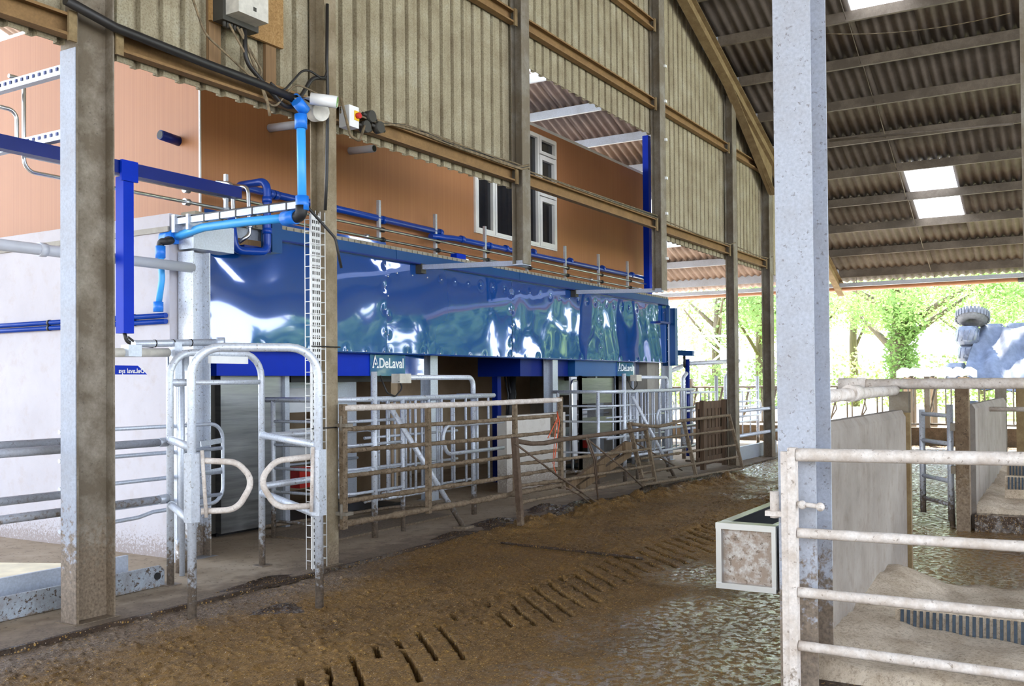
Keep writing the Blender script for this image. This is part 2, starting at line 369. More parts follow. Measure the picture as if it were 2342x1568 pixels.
def muck(name, c, wet=.5, fleck=1.0, zone=None):
    n = NT(name)
    a = n.ramp(n.noise(1.3, 7, .7), [(.28, lin(c[0])), (.5, lin(c[1])), (.75, lin(c[2]))])
    f = n.noise(1, 5, .75, n.mapping((38, 60, 40)), .6); a = n.mix(n.ramp(f, [(.5, 0), (.72, .55)]), a, lin(c[3]))
    a = n.mix(n.ramp(n.noise(24, 5, .75), [(.5, 0), (.75, .7)]), a, lin('2c2015'))
    if zone:                     # grey dried grit along the pad edge
        gy = n.N.new('ShaderNodeSeparateXYZ'); n.L.new(n.pos, gy.inputs[0]); gm = n.N.new('ShaderNodeMapRange'); gm.inputs[1].default_value = 4.55; gm.inputs[2].default_value = 5.6; n.L.new(gy.outputs[1], gm.inputs[0])
        gx = n.N.new('ShaderNodeMapRange'); gx.inputs[1].default_value = 8.5; gx.inputs[2].default_value = 6.0; n.L.new(gy.outputs[0], gx.inputs[0])
        gq = n.math('ADD', n.math('MULTIPLY', gm.outputs[0], gx.outputs[0]), n.math('MULTIPLY', n.math('SUBTRACT', n.noise(4, 5, .7), .5), .9))
        a = n.mix(n.math('MULTIPLY', n.ramp(gq, [(.4, 0), (.75, 1)]), .75), a, n.ramp(n.noise(45, 4, .8), [(.35, lin('4e4238')), (.65, lin('9a8a7c'))]))
    for sc, thr, col in ((48, .80, 'b38c48'), (75, .86, '9c7c46'), (95, .93, 'b9aa98'), (60, .88, '33261a')):
        vn = n.voro(sc, n.mapping((1, 1.5, 1))); sp = n.N.new('ShaderNodeSeparateColor'); n.L.new(vn.outputs['Color'], sp.inputs[0])
        k = n.math('MULTIPLY', n.math('GREATER_THAN', sp.outputs[0], thr), n.math('LESS_THAN', vn.outputs['Distance'], .36))
        a = n.mix(n.math('MULTIPLY', k, .85*fleck), a, lin(col))
    w = n.noise(1.1, 5, .65)
    if zone:                     # lie of the standing liquid: wetter toward the middle of the alley
        sx = n.N.new('ShaderNodeSeparateXYZ'); n.L.new(n.pos, sx.inputs[0])
        mr = n.N.new('ShaderNodeMapRange'); mr.inputs[1].default_value = zone[0]; mr.inputs[2].default_value = zone[1]; n.L.new(sx.outputs[1], mr.inputs[0])
        fx = n.N.new('ShaderNodeMapRange'); fx.inputs[1].default_value = 11; fx.inputs[2].default_value = 17; n.L.new(sx.outputs[0], fx.inputs[0])
        w = n.math('ADD', n.math('ADD', n.math('MULTIPLY', w, .9), n.math('MULTIPLY', n.math('SUBTRACT', mr.outputs[0], .5), .55)), n.math('MULTIPLY', fx.outputs[0], .4))
    wetm = n.ramp(w, [(.5-wet*.25, 0), (.68-wet*.25, 1)])
    wetm = n.math('MULTIPLY', wetm, n.ramp(n.noise(17, 6, .72), [(.45, 0), (.55, 1)]))
    a = n.mix(n.math('MULTIPLY', wetm, .35), a, lin('4a3317'))
    n.set(Base_Color=a, Roughness=n.mix(wetm, (.7, .7, .7, 1), (.05, .05, .05, 1)), Specular_IOR_Level=n.mix(wetm, (.3, .3, .3, 1), (1, 1, 1, 1)))
    h = n.math('ADD', n.noise(18, 6, .7), n.math('MULTIPLY', n.noise(70, 4, .7), .45))
    n.bump(h, .55, .03); bn = [q for q in n.N if q.type == 'BUMP'][0]; n.L.new(n.mix(wetm, (.75, .75, .75, 1), (.34, .34, .34, 1)), bn.inputs['Strength']); n.set(Coat_Weight=wetm, Coat_Roughness=.04, Coat_IOR=1.75); n.L.new(bn.outputs[0], n.b.inputs['Coat Normal']); return n.m
M['muck'] = muck('wet_muck_floor', ('5f472a', '7c5d32', '906d3a', 'a07c43'), .6, 1, (3.7, 1.7))
M['muck_plain'] = muck('slurry_passage_floor', ('4b3a20', '5c4827', '6a522c', '705528'), .75, .4)
M['muck_dry'] = muck('scraped_muck_heap', ('33281c', '44352a', '5a4838', '6a5238'), .15, 1)
def sawdust():
    n = NT('sawdust'); a = n.ramp(n.noise(5, 7, .75), [(.3, lin('b39f86')), (.6, lin('d6c6b0')), (.8, lin('e2d6c4'))])
    a = n.mix(n.ramp(n.noise(48, 4, .85), [(.48, 0), (.66, .7)]), a, lin('86705a')); n.set(Base_Color=a, Roughness=.95); n.bump(n.noise(55, 6, .8), .6, .02); return n.m
M['sawdust'] = sawdust()
M['mat'] = plain('rubber_mat', '3a4652', .7, 0, .2, 30)
M['wrap'] = plain('black_silage_wrap', '4a4f5c', .22, 0, .2, 5)
M['tarp'] = plain('grey_silage_sheet', '4c515e', .6, 0, .2, 4, Specular_IOR_Level=.25)
M['tyre'] = plain('tyre_rubber', '55555a', .7, 0, .2, 9)
M['white_sheet'] = plain('white_sheets', 'f0f0f0', .4, 0, .03)
M['gantry'] = plain('white_frame_paint', 'e8ebf0', .4, 0, .03)
def leaf(name, c1, c2):
    n = NT(name); col = n.ramp(n.noise(1.3, 3), [(.3, lin(c1)), (.7, lin(c2))])
    t = n.N.new('ShaderNodeBsdfTranslucent'); n.L.new(col, t.inputs[0]); mx = n.N.new('ShaderNodeMixShader'); mx.inputs[0].default_value = .55
    n.set(Base_Color=col, Roughness=.6); n.L.new(n.b.outputs[0], mx.inputs[1]); n.L.new(t.outputs[0], mx.inputs[2]); n.L.new(mx.outputs[0], n.out.inputs[0]); return n.m
M['leaf'] = leaf('leaf_green', '7d9a58', 'a9c07e'); M['leaf2'] = leaf('leaf_pale_green', '93aa78', 'bccb9c'); M['hedge'] = leaf('hedge_green', '8a9a62', 'b2bc84')
M['bark'] = wood('bark', '54473a', '7a6a58')
M['grass'] = plain('grass_field', '9fae62', .9, 0, .15, 1.5)
def glass_dark():
    n = NT('window_glass'); n.set(Base_Color=(.012, .014, .02, 1), Roughness=.04, Specular_IOR_Level=.6); return n.m
M['glass'] = glass_dark()
# ================================================================ FLOOR
rng = np.random.default_rng(5)
def vnoise(x, y, s, seed):
    r = np.random.default_rng(seed); n = 256; g = r.random((n, n))
    x = x*s; y = y*s; xi = np.floor(x).astype(int); yi = np.floor(y).astype(int); fx = x-xi; fy = y-yi
    fx = fx*fx*(3-2*fx); fy = fy*fy*(3-2*fy)
    a = g[xi % n, yi % n]; b = g[(xi+1) % n, yi % n]; c = g[xi % n, (yi+1) % n]; d = g[(xi+1) % n, (yi+1) % n]
    return (a*(1-fx)+b*fx)*(1-fy)+(c*(1-fx)+d*fx)*fy-.5
def fbm(x, y, s, o, seed):
    t = 0; a = 1
    for k in range(o): t = t+a*vnoise(x+k*7.3, y-k*3.1, s, seed+k); a *= .55; s *= 2.03
    return t
KERB = 5.62
def slot_list():
    L = []; dx, dy = -.707, -.745; n = math.hypot(dx, dy); dx /= n; dy /= n
    r = random.Random(3)
    for k in range(-6, 60):
        x = 4.02+.215*k; y = 3.83
        if k in (7, 8): a, b = (.0, .12) if k == 7 else (.25, .45)
        elif k == 3: a, b = .05, .3
        elif k < 30: a, b = r.uniform(0, .12), r.uniform(.72, 1.0)
        else: a, b = r.uniform(0, .2), r.uniform(.5, 1.0)
        L.append((x, y, dx, dy, a, b))
    return L
def alley():
    xs = [2.3]
    while xs[-1] < 27: xs.append(xs[-1]+max(.0095, .0027*(xs[-1]-1)))
    xs = np.array(xs); ys = np.concatenate([np.arange(-.3, 1.6, .035), np.arange(1.6, 2.95, .0165), np.arange(2.95, 4.0, .0095), np.arange(4.0, KERB+.001, .0165)])
    ys[-1] = KERB; Xg, Yg = np.meshgrid(xs, ys, indexing='ij')
    wz = np.clip((Yg-2.2)/1.4, .38, 1)*np.clip((16-Xg)/5, .5, 1); h = .010*fbm(Xg, Yg, 2.2, 3, 11)+.011*wz*fbm(Xg, Yg, 9, 4, 31)
    ln = fbm(Xg*.35+Yg*.2, Yg*1.6, 5, 3, 77)
    h += .008*ln
    # crumbs of muck where scraped dry, fewer toward the wet middle
    cr = np.clip(fbm(Xg, Yg, 26, 2, 51)-.12, 0, 1)*np.clip((Yg-2.0)/2, 0, 1); h += .035*cr
    # the ridge the scraper leaves at the slat edge
    rid = np.exp(-((Yg-3.92-.10*np.sin(Xg*1.7))/.10)**2)*np.clip(fbm(Xg, Yg, 1.1, 2, 91)+.35, 0, 1)*np.clip((Xg-4.9)/.8, 0, 1); h += .05*rid*(.6+1.2*fbm(Xg, Yg, 12, 3, 95))
    # muck banked along the foot of the old gates
    bank = np.exp(-((Yg-5.5+.05*(Xg-9))/.22)**2)*np.clip((Xg-9)/.6, 0, 1)*np.clip((16.3-Xg)/.8, 0, 1); h += .10*bank*np.clip(.5+1.3*fbm(Xg, Yg, 5, 4, 63), 0, 1.4)
    bank = np.exp(-((Yg-5.42)/.25)**2-((Xg-8.6)/.9)**2); h += .05*bank*(.7+fbm(Xg, Yg, 9, 3, 64))
    for x0, y0, dx, dy, a, b in slot_list():
        t = (Xg-x0)*dx+(Yg-y0)*dy; s = -(Xg-x0)*dy+(Yg-y0)*dx
        L = 1.03
        w = .018+.007*fbm(Xg, Yg, 14, 2, 7)+np.clip(Xg-8, 0, 9)*.0012
        m = (np.abs(s) < w) & (t > a*L) & (t < b*L) & (fbm(Xg, Yg, 6, 2, 17) < .36)
        h = np.where(m, -.5, h)
    vs = np.stack([Xg, Yg, h], -1).reshape(-1, 3); nx, ny = Xg.shape
    i = np.arange((nx-1)*(ny-1)); a = (i//(ny-1))*ny+i % (ny-1); fs = np.stack([a, a+ny, a+ny+1, a+1], 1)
    me = bpy.data.meshes.new('floor'); me.vertices.add(len(vs)); me.vertices.foreach_set('co', vs.astype(np.float32).ravel())
    me.loops.add(fs.size); me.loops.foreach_set('vertex_index', fs.astype(np.int32).ravel())
    me.polygons.add(len(fs)); me.polygons.foreach_set('loop_start', np.arange(0, fs.size, 4, dtype=np.int32))
    me.polygons.foreach_set('loop_total', np.full(len(fs), 4, dtype=np.int32)); me.update(); me.validate()
    me.polygons.foreach_set('use_smooth', np.ones(len(fs), bool)); me.materials.append(M['muck'])
    o = bpy.data.objects.new('floor', me); COL.objects.link(o); o['kind'] = 'structure'
alley()
mb = MB(); mb.box((-4, -.3, -.3), (2.3, KERB, -.0)); mb.box((-4, -14, -.3), (27, -.3, -.01)); struct('floor', mb, M['muck_plain'])
mb = MB()
pts = [(-4, KERB), (27, KERB), (27, 22), (-4, 22)]
mb.prism([(x, y, -.3) for x, y in pts], (0, 0, .325)); struct('floor', mb, M['pad_conc'])
# kerb nosing along the pad
mb = MB(); mb.bar((-4, KERB-.01, .012), (27, KERB-.01, .012), .035, .045); struct('trim_1', mb, M['muck_dry'])
# outside ground
mb = MB(); mb.box((27, 1.0, -.3), (40, 45, -.02)); struct('ground', mb, M['yard']); mb = MB(); mb.box((27, -40, -.3), (40, 1.0, -.03)); struct('ground', mb, M['grass'])
mb = MB(); mb.box((40, -80, -.4), (140, 100, -.1)); struct('ground', mb, M['grass'])
mb = MB(); mb.box((-40, KERB, -.4), (-4, 45, -.05)); mb.box((-4, 22, -.4), (27, 45, -.05)); mb.box((-40, -40, -.4), (-4, KERB, -.05)); mb.box((-4, -40, -.4), (27, -14, -.05)); struct('ground', mb, M['yard'])
# ================================================================ ROOF
def zp(x): return 4.2+.36*(25.4-x)           # underside of the purlins
PH = .17                                      # purlin depth
PURX = [25.45-1.135*k for k in range(0, 14)]
SKY = [(2.46, 3.38), (8.5, 9.42), (-3.9, -2.9), (-10, -9)]
SKX = [(14.2, 16.5), (21.0, 23.4)]
def corr_sheet(x0, x1, y0, y1, pitch=.177, amp=.024, per=8, th=.008, dz=.0):
    """corrugated sheet following the roof slope, waves across y"""
    n = max(2, int(round((y1-y0)/pitch*per))); mb = MB(); vs = []
    for i in range(n+1):
        y = y0+(y1-y0)*i/n; w = amp*math.cos(2*math.pi*y/pitch)
        for x in (x0, x1):
            z = zp(x)+PH+.03+dz+w; vs += [(x, y, z), (x, y, z+th)]
    fs = []
    for i in range(n):
        a = i*4; b = a+4; fs += [(a, b, b+2, a+2), (a+1, a+3, b+3, b+1), (a, a+1, b+1, b), (a+2, b+2, b+3, a+3)]
    fs += [(0, 2, 3, 1), (n*4, n*4+1, n*4+3, n*4+2)]
    return mb.add(vs, fs, True)
# the roof is laid in courses, each lapping over the one below; roof lights take single sheets out of the courses
XR0 = 3.0
edges = sorted([XR0]+[PURX[k]+.05 for k in (1, 3, 5, 7, 9, 11)]+[26.0])
def roof(y0, y1, mat, per, xr=None):
    tot = MB(); edges = sorted([XR0 if xr is None else xr]+[PURX[k]+.05 for k in (1, 3, 5, 7, 9, 11)]+[26.0])
    ys = sorted([y0, y1]+[v for s in SKY for v in s if y0 < v < y1])
    for a, b in zip(ys[:-1], ys[1:]):
        light = any(abs(a-s[0]) < .01 and abs(b-s[1]) < .01 for s in SKY)
        for i in range(len(edges)-1):
            x0, x1 = edges[i], edges[i+1]
            segs = [(x0, x1)]
            if light:
                for s0, s1 in SKX:
                    ns = []
                    for p, q in segs:
                        if s1 <= p or s0 >= q: ns.append((p, q)); continue
                        if s0 > p: ns.append((p, s0))
                        if s1 < q: ns.append((s1, q))
                    segs = ns
            for p, q in segs:
                if q-p > .03:
                    m = corr_sheet(p, q+.12*(q == x1), a, b, per=per, dz=-.018*0)
                    tot.add(m.v, m.f, True)
    struct('ceiling', tot, mat)
roof(-.5, 5.9, M['roof'], 8); roof(5.9, 20, M['roof2'], 6); roof(-18, -.5, M['roof'], 2)
m = MB(); zr0 = zp(3.0)+PH+.03; m.prism([(3.02, -18, zr0), (-10, -18, zr0-.36*13), (-10, -18, zr0-.36*13+.02), (3.02, -18, zr0+.02)], (0, 38, 0)); struct('ceiling', m, M['roof'])  # unseen back roof slope, added to cut the light from that side
m = MB(); m.box((-15.2, -24, -.1), (-15, 26, 3.6)); struct('wall_left', m, M['clad'])  # unseen building wall, added to block low sky light
for j, (s0, s1) in enumerate(SKY):
    for i, (x0, x1) in enumerate(SKX):
        xa, xb = x0, x1
        m = corr_sheet(xa-.05, xb+.05, s0-.03, s1+.03, per=8, dz=.014)
        lab = {(0, 0): 'translucent corrugated roof light cut off by the top of the photo', (1, 0): 'translucent corrugated roof light between purlins right of the foreground column',
               (0, 1): 'translucent roof light glowing above the orange building, upper gap', (1, 1): 'translucent roof light seen low through the gap past the blue post'}.get((i, j), 'translucent corrugated roof light over the far bays')
        single('roof_light', m, M['rooflight'], lab, 'skylight', 'translucent roof lights')
# purlins: C sections along Y
ordn = ['lowest', 'second lowest', 'third lowest', 'fourth lowest', 'fifth lowest', 'sixth lowest', 'seventh lowest', 'eighth lowest', 'ninth lowest', 'tenth lowest', 'eleventh lowest', 'twelfth lowest', 'thirteenth lowest', 'fourteenth lowest']
for k, x in enumerate(PURX):
    sl = V((-1, 0, .36)).normalized(); up = V((.36, 0, 1)).normalized()
    t = Thing('roof_purlin', 'dusty steel roof purlin, %s counting up from the eave' % ordn[k], 'purlin', 'roof purlins')
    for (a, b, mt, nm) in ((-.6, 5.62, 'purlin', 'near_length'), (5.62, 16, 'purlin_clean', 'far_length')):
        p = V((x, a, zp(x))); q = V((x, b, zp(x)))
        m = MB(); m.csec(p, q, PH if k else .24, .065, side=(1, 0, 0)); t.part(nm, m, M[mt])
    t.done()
# sag rods between purlins at mid bay
m = MB()
for k in range(len(PURX)-1):
    x0, x1 = PURX[k], PURX[k+1]; m.tube([(x0, 3.45, zp(x0)+.04), (x1, 3.45, zp(x1)+.13)], .008, 6)
single('sag_rod', m, M['purlin'], 'thin steel sag rod line crossing the purlins beside the roof light', 'rod')
# rafters: gable frame and the eave gutter pipe
def rafter(y, mat, label, x0=10.4):
    t = Thing('roof_rafter', label, 'rafter', 'sloping roof rafters')
    m = MB(); p = V((x0, y, zp(x0)-.14)); q = V((25.9, y, zp(25.9)-.14)); m.ibeam(p, q, (0, 1, 0), .16, .28); t.part('beam', m, M[mat])
    h = MB(); h.prism([(17.0, y-.005, zp(17)-.27), (19.7, y-.005, zp(19.7)-.27), (19.7, y-.005, zp(19.7)-.85)], (0, .01, 0))
    h.bar((17.0, y, zp(17)-.28), (19.75, y, zp(19.7)-.86), .16, .014); t.part('haunch', h, M[mat])
    c = MB()
    for x in PURX[4:11]: c.box((x+.0, y-.05, zp(x)-.01), (x+.09, y+.05, zp(x)+.1))
    t.part('purlin_cleat', c, M[mat]); return t.done()
rafter(5.66, 'dust_steel', 'sloping steel rafter with tapered haunch along the top of the sheeted wall')
m = MB(); m.tube([(26.0, -4, 3.97), (26.0, 14, 3.97)], .085, 12); t = Thing('gutter_pipe', 'long terracotta coloured pipe hung below the eave opening', 'pipe'); t.part('pipe', m, M['brownpipe'])
m = MB(); m.tube([(26.0, 1.35, 3.97), (26.0, 1.6, 3.97)], .098, 12); t.part('coupling', m, M['dark_plastic'])
m = MB()
for y in (1.4, 3.45, 5.3, 7.6, 9.6): m.tube([(26.0, y, 4.3), (26.0, y, 3.86)], .006, 6)
t.part('hanger', m, M['dark_plastic']); t.done()
m = MB(); m.box((25.62, -4, 3.96), (25.7, 14, 4.06)); single('eave_batten', m, M['purlin_clean'], 'pale steel eave angle above the terracotta pipe', 'eave beam')
# sagging wire under the purlins
p = PX(1890, 77, 15.6); q = PX(2310, 30, 14.9); m = MB(); m.tube(sag(p, q, .1), .006, 6); single('hanging_wire', m, M['cable'], 'thin wire sagging below the upper purlins at right', 'wire')
m = MB(); p = PX(1897, 322, 17.4); q = PX(2318, 283, 17.4); m.tube([p, q], .022, 8); single('conduit_pipe', m, M['purlin'], 'slim conduit run along a purlin right of the foreground column', 'conduit')
# ================================================================ GABLE SHEETING
CY = 5.9
def cladding(x0, x1, zb, y=CY):
    pitch = .2; pr = []; x = x0
    k0 = math.floor(x0/pitch)
    for k in range(k0, int(x1/pitch)+2):
        b = k*pitch
        pr += [(b, y), (b+.138, y), (b+.146, y+.045), (b+.192, y+.045)]
    pr = [(min(max(a, x0), x1), b) for a, b in pr]; mb = MB(); vs = []; fs = []
    for i, (a, b) in enumerate(pr):
        zt = min(zp(a)+.12, 13); vs += [(a, b, zb), (a, b, zt), (a, b+.008, zb), (a, b+.008, zt)]
    for i in range(len(pr)-1):
        if pr[i+1][0]-pr[i][0] < 1e-5: continue
        a = i*4; c = a+4; fs += [(a, c, c+1, a+1), (a+2, a+3, c+3, c+2), (a, a+2, c+2, c), (a+1, c+1, c+3, a+3)]
    return mb.add(vs, fs)
for x0, x1, zb in ((-3, 9.8, 3.89), (9.8, 14.05, 5.43), (14.05, 22.3, 3.85)): struct('wall_back', cladding(x0, x1, zb), M['clad'])
# girts
GIRT = [(-3, 4.0, 3.99, 'low girt at the far left above the pale wall'), (4.3, 6.35, 4.0, 'low girt under the black pipe at upper left'), (6.5, 9.74, 4.02, 'low girt carrying the cables right of the camera'),
        (9.92, 13.94, 4.02, 'low girt crossing the open gap in front of the window'), (14.15, 17.4, 4.0, 'low girt right of the tall blue strip'), (17.62, 19.7, 3.98, 'low girt between the last two wall posts'),
        (6.5, 9.74, 5.88, 'upper girt left of the short hanging post'), (9.92, 13.94, 5.88, 'upper girt above the open gap'), (14.15, 17.4, 5.9, 'upper girt right of the open gap'), (17.62, 19.7, 5.9, 'upper girt by the rafter foot'), (9.92, 13.94, 7.1, 'topmost girt near the rafter')]
for x0, x1, z, lab in GIRT:
    t = Thing('cladding_girt', 'dusty brown '+lab, 'girt', 'wall girts')
    m = MB(); m.csec((x0, 5.87, z-.075), (x1, 5.87, z-.075), .15, .085); t.part('rail', m, M['girt'])
    m = MB()
    for x in (x0+.03, x1-.03):
        if x > 3: m.box((x-.03, 5.77, z-.11), (x+.03, 5.79, z+.09))
    if m.v: t.part('end_cleat', m, M['dust_steel'])
    t.done()
# ================================================================ COLUMNS
def column(x0, x1, y0, y1, z0, z1, mode, mat, label, base=True):
    """mode 'y': flanges face Y; mode 'x': flanges face X"""
    t = Thing('steel_column', label, 'column', 'steel columns'); cx, cy = (x0+x1)/2, (y0+y1)/2; m = MB()
    if mode == 'y': m.ibeam((cx, cy, z0), (cx, cy, z1), (1, 0, 0), x1-x0, y1-y0)
    else: m.ibeam((cx, cy, z0), (cx, cy, z1), (0, 1, 0), y1-y0, x1-x0)
    t.part('shaft', m, M[mat])
    if base:
        b = MB(); b.box((x0-.03, y0-.02, z0), (x1+.03, y1+.03, z0+.03)); t.part('base_plate', b, M[mat])
    return t
t = column(4.0, 4.29, 5.78, 5.95, 0, 9.2, 'x', 'galv_dark', 'big H column at the far left with pale lit flange')
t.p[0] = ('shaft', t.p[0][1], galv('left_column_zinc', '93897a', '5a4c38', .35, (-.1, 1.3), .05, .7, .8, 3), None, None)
m = MB(); m.box((3.992, 5.785, .03), (3.999, 5.945, 3.85)); t.part('lit_flange_face', m, galv('left_flange_lit_zinc', 'a3a9b6', '8a827a', .3, (.0, 1.3), .1, .6, .35, 4), None, 'galvanised flange face painted paler for daylight from the left')  # paler overlay puts the daylight on this flange into its colour
t.done()
t = column(6.35, 6.5, 5.72, 5.89, 0, 9.2, 'y', 'galv_dark', 'dusty H post behind the white mesh tray and front hoop'); t.p[0] = ('shaft', t.p[0][1], galv('second_post_zinc', '9a8c74', '6d5c40', .35, (-.1, .5), .05, .75, .75, 3), None, None); t.done()
t = column(9.74, 9.92, 5.72, 5.87, 2.98, 8.2, 'y', 'galv_dark', 'short H post hanging in front of the window', False)
m = MB(); m.box((9.74, 5.72, 2.97), (9.92, 5.87, 2.985)); t.part('end_plate', m, M['galv']); t.done()
t = column(13.94, 14.15, 5.72, 5.88, 3.0, 8.1, 'y', 'galv_dark', 'hanging H post with white clips beside the tall blue strip', False)
for z in (3.5, 4.2, 4.75, 5.35, 5.95, 6.5):
    m = MB(); m.box((14.10, 5.69, z-.02), (14.155, 5.72, z+.02)); t.part('cable_clip', m, M['white_plastic'])
t.done()
column(17.4, 17.62, 5.72, 5.88, 0, 6.9, 'y', 'galv_dark', 'H post behind the upright pallet').done()
column(19.7, 19.94, 5.72, 5.9, 0, 6.1, 'y', 'galv_dark', 'last wall post before the foreground column').done()
t = column(4.85, 5.18, 1.195, 1.38, 0, 5.2, 'x', 'galv_big', 'massive pale galvanised column in the foreground at right'); t.done()
t = column(9.9, 10.2, .40, .565, 0, 9.2, 'x', 'galv_dark', 'green-grey column cut off by the right edge of the photo'); t.done()
# braces from the hanging posts to the blue wall
for (x, y0, lab) in ((9.83, 5.72, 'galvanised angle brace from the short hanging post to the blue fascia'), (14.03, 5.72, 'galvanised angle brace from the clipped post to the blue fascia')):
    t = Thing('steel_brace', lab, 'brace', 'horizontal braces'); m = MB(); m.bar((x, y0+.02, 3.0), (x+.05, 7.32, 3.06), .06, .06); t.part('angle', m, M['galv'])
    m = MB(); m.box((x+.0, 7.26, 2.98), (x+.1, 7.35, 3.1)); t.part('end_clip', m, M['dark_plastic']); t.done()
# ================================================================ ORANGE BUILDING ON THE SLAB
OY, OX0, OX1, OZ0, OZ1 = 7.75, 6.76, 18.05, 3.25, 5.73
W0, W1 = PY(1083, 440, OY), PY(1270, 500, OY)
wx0, wx1 = W0.x, W1.x; wz0 = 3.78; wz1 = 5.62
m = MB(); m.box((OX0, OY, OZ0), (wx0, OY+.1, OZ1)); m.box((wx1, OY, OZ0), (OX1, OY+.1, OZ1)); m.box((wx0, OY, OZ0), (wx1, OY+.1, wz0)); m.box((wx0, OY, wz1), (wx1, OY+.1, OZ1))
m.box((OX1-.1, OY+.1, OZ0), (OX1, 14, OZ1)); struct('wall_front', m, M['orange'])
m = MB(); m.box((OX0-.02, OY-.01, 3.15), (OX0+.08, 18, OZ1)); struct('wall_left', m, M['orange'])
m = MB(); m.box((OX0-.024, OY-.014, 3.3), (OX0-.006, OY+.004, OZ1)); struct('trim_2', m, M['white_panel'])
m = MB(); m.box((OX0, OY, OZ1), (OX1, 14, OZ1+.05)); struct('ceiling', m, M['white_panel'])
# window
wt = Thing('window_1', None, None, None, 'structure')
m = MB(); yf = OY-.03
_wk = [0]
def wframe(a, b, z0, z1, w=.055):
    _wk[0] += 1; y0 = yf-.004*_wk[0]; y1 = OY+.05-.002*_wk[0]; e = .0015*_wk[0]; a += e; b -= e; z0 += e; z1 -= e
    m.box((a, y0, z0), (a+w, y1, z1)); m.box((b-w, y0, z0), (b, y1, z1)); m.box((a+w, y0, z0), (b-w, y1, z0+w)); m.box((a+w, y0, z1-w), (b-w, y1, z1))
L = wx1-wx0; f1 = wx0+L*.215; f2 = wx0+L*.76
wframe(wx0, wx1, wz0, wz1, .05); wframe(wx0+.02, f1, wz0+.02, wz1-.02, .06); wframe(f1, f2, wz0+.02, wz1-.02, .045)
wframe(f2, wx1-.02, wz0+.02, 4.62, .075); wframe(f2, wx1-.02, 4.62, 5.3, .075); wframe(f2, wx1-.02, 5.3, wz1-.02, .05)
wt.part('frame', m, M['white_plastic'])
for a, b, z0, z1 in ((wx0, f1, wz0, wz1), (f1, f2, wz0, wz1), (f2, wx1, wz0, 4.62), (f2, wx1, 4.62, wz1)):
    m = MB(); m.box((a+.03, OY+.01, z0+.03), (b-.03, OY+.02, z1-.03)); wt.part('pane', m, M['glass'])
wt.done()
m = MB(); m.box((wx0, OY+.06, wz0), (wx1, OY+.1, wz1)); struct('wall_room', m, M['black'])
# slab under it
m = MB(); m.box((6.5, 7.42, 3.0), (18.2, 14, 3.25)); struct('ceiling', m, M['grey_conc'])
m = MB(); m.box((6.5, 7.34, 3.19), (18.2, 7.45, 3.27))
x = 6.55
while x < 18.1: m.box((x, 7.325, 3.2), (x+.03, 7.34, 3.262)); x += .11
struct('trim_3', m, M['slab_edge'])
# white concrete wall below the left face
m = MB(); m.box((5.95, 7.24, -.02), (6.33, 18, 3.17)); m.box((6.33, 7.95, -.02), (6.76, 18, 3.17)); struct('wall_left', m, M['white_conc'])
m = MB(); m.box((5.93, 7.24, 3.0), (5.955, 18, 3.05)); m.box((5.944, 8.1, 0), (5.951, 8.115, 3.0)); m.box((5.944, 10.6, 0), (5.951, 10.615, 3.0)); struct('trim_4', m, M['grey_conc'])
# robot room back wall and end pier
m = MB(); m.box((6.76, 10.2, 0), (18.2, 10.4, 3.1)); struct('wall_room', m, M['beige_conc'])
m = MB(); m.box((10.9, 8.6, 0), (11.05, 10.2, 3.0)); struct('wall_room', m, M['beige_conc'])
m = MB(); m.box((6.33, 7.36, 0), (6.47, 7.9, 3.0)); struct('wall_room', m, M['pier'])
m = MB(); m.box((17.6, 7.55, 0), (18.2, 10.2, 3.0)); struct('wall_right', m, M['grey_conc'])
# ================================================================ BLUE FASCIA
BY = 7.35
SEAM = [6.45, 9.24, 12.17, 15.14, 18.2]
pr_ = random.Random(21)
def dent_fn(x0, x1, z0, z1, seed, amp):
    r = random.Random(seed); S = []
    for k in range(10):
        wl = r.uniform(.35, 1.5); a = r.uniform(-.7, .7)+ (math.pi/2 if k % 3 == 0 else 0); S.append((2*math.pi/wl*math.cos(a), 2*math.pi/wl*math.sin(a), r.uniform(0, 6.28), amp*wl*.5))
    return lambda x, z: sum(A*math.sin(kx*x+kz*z+p) for kx, kz, p, A in S)
def rivets_of(x0, x1, z0, z1):
    R = []
    n = 9
    for i in range(n): R += [(x0+.05+(x1-x0-.1)*i/(n-1), z0+.03), (x0+.05+(x1-x0-.1)*((i+.5)/n), z1-.18)]
    for j in range(1, 5): z = z0+(z1-z0)*j/5; R += [(x0+.03, z), (x1-.03, z)]
    return R
plab = ['glossy dented blue sheet at the left end of the fascia', 'glossy dented blue sheet second from left', 'glossy dented blue sheet second from right reflecting the trees', 'glossy dented blue sheet at the right end of the fascia']
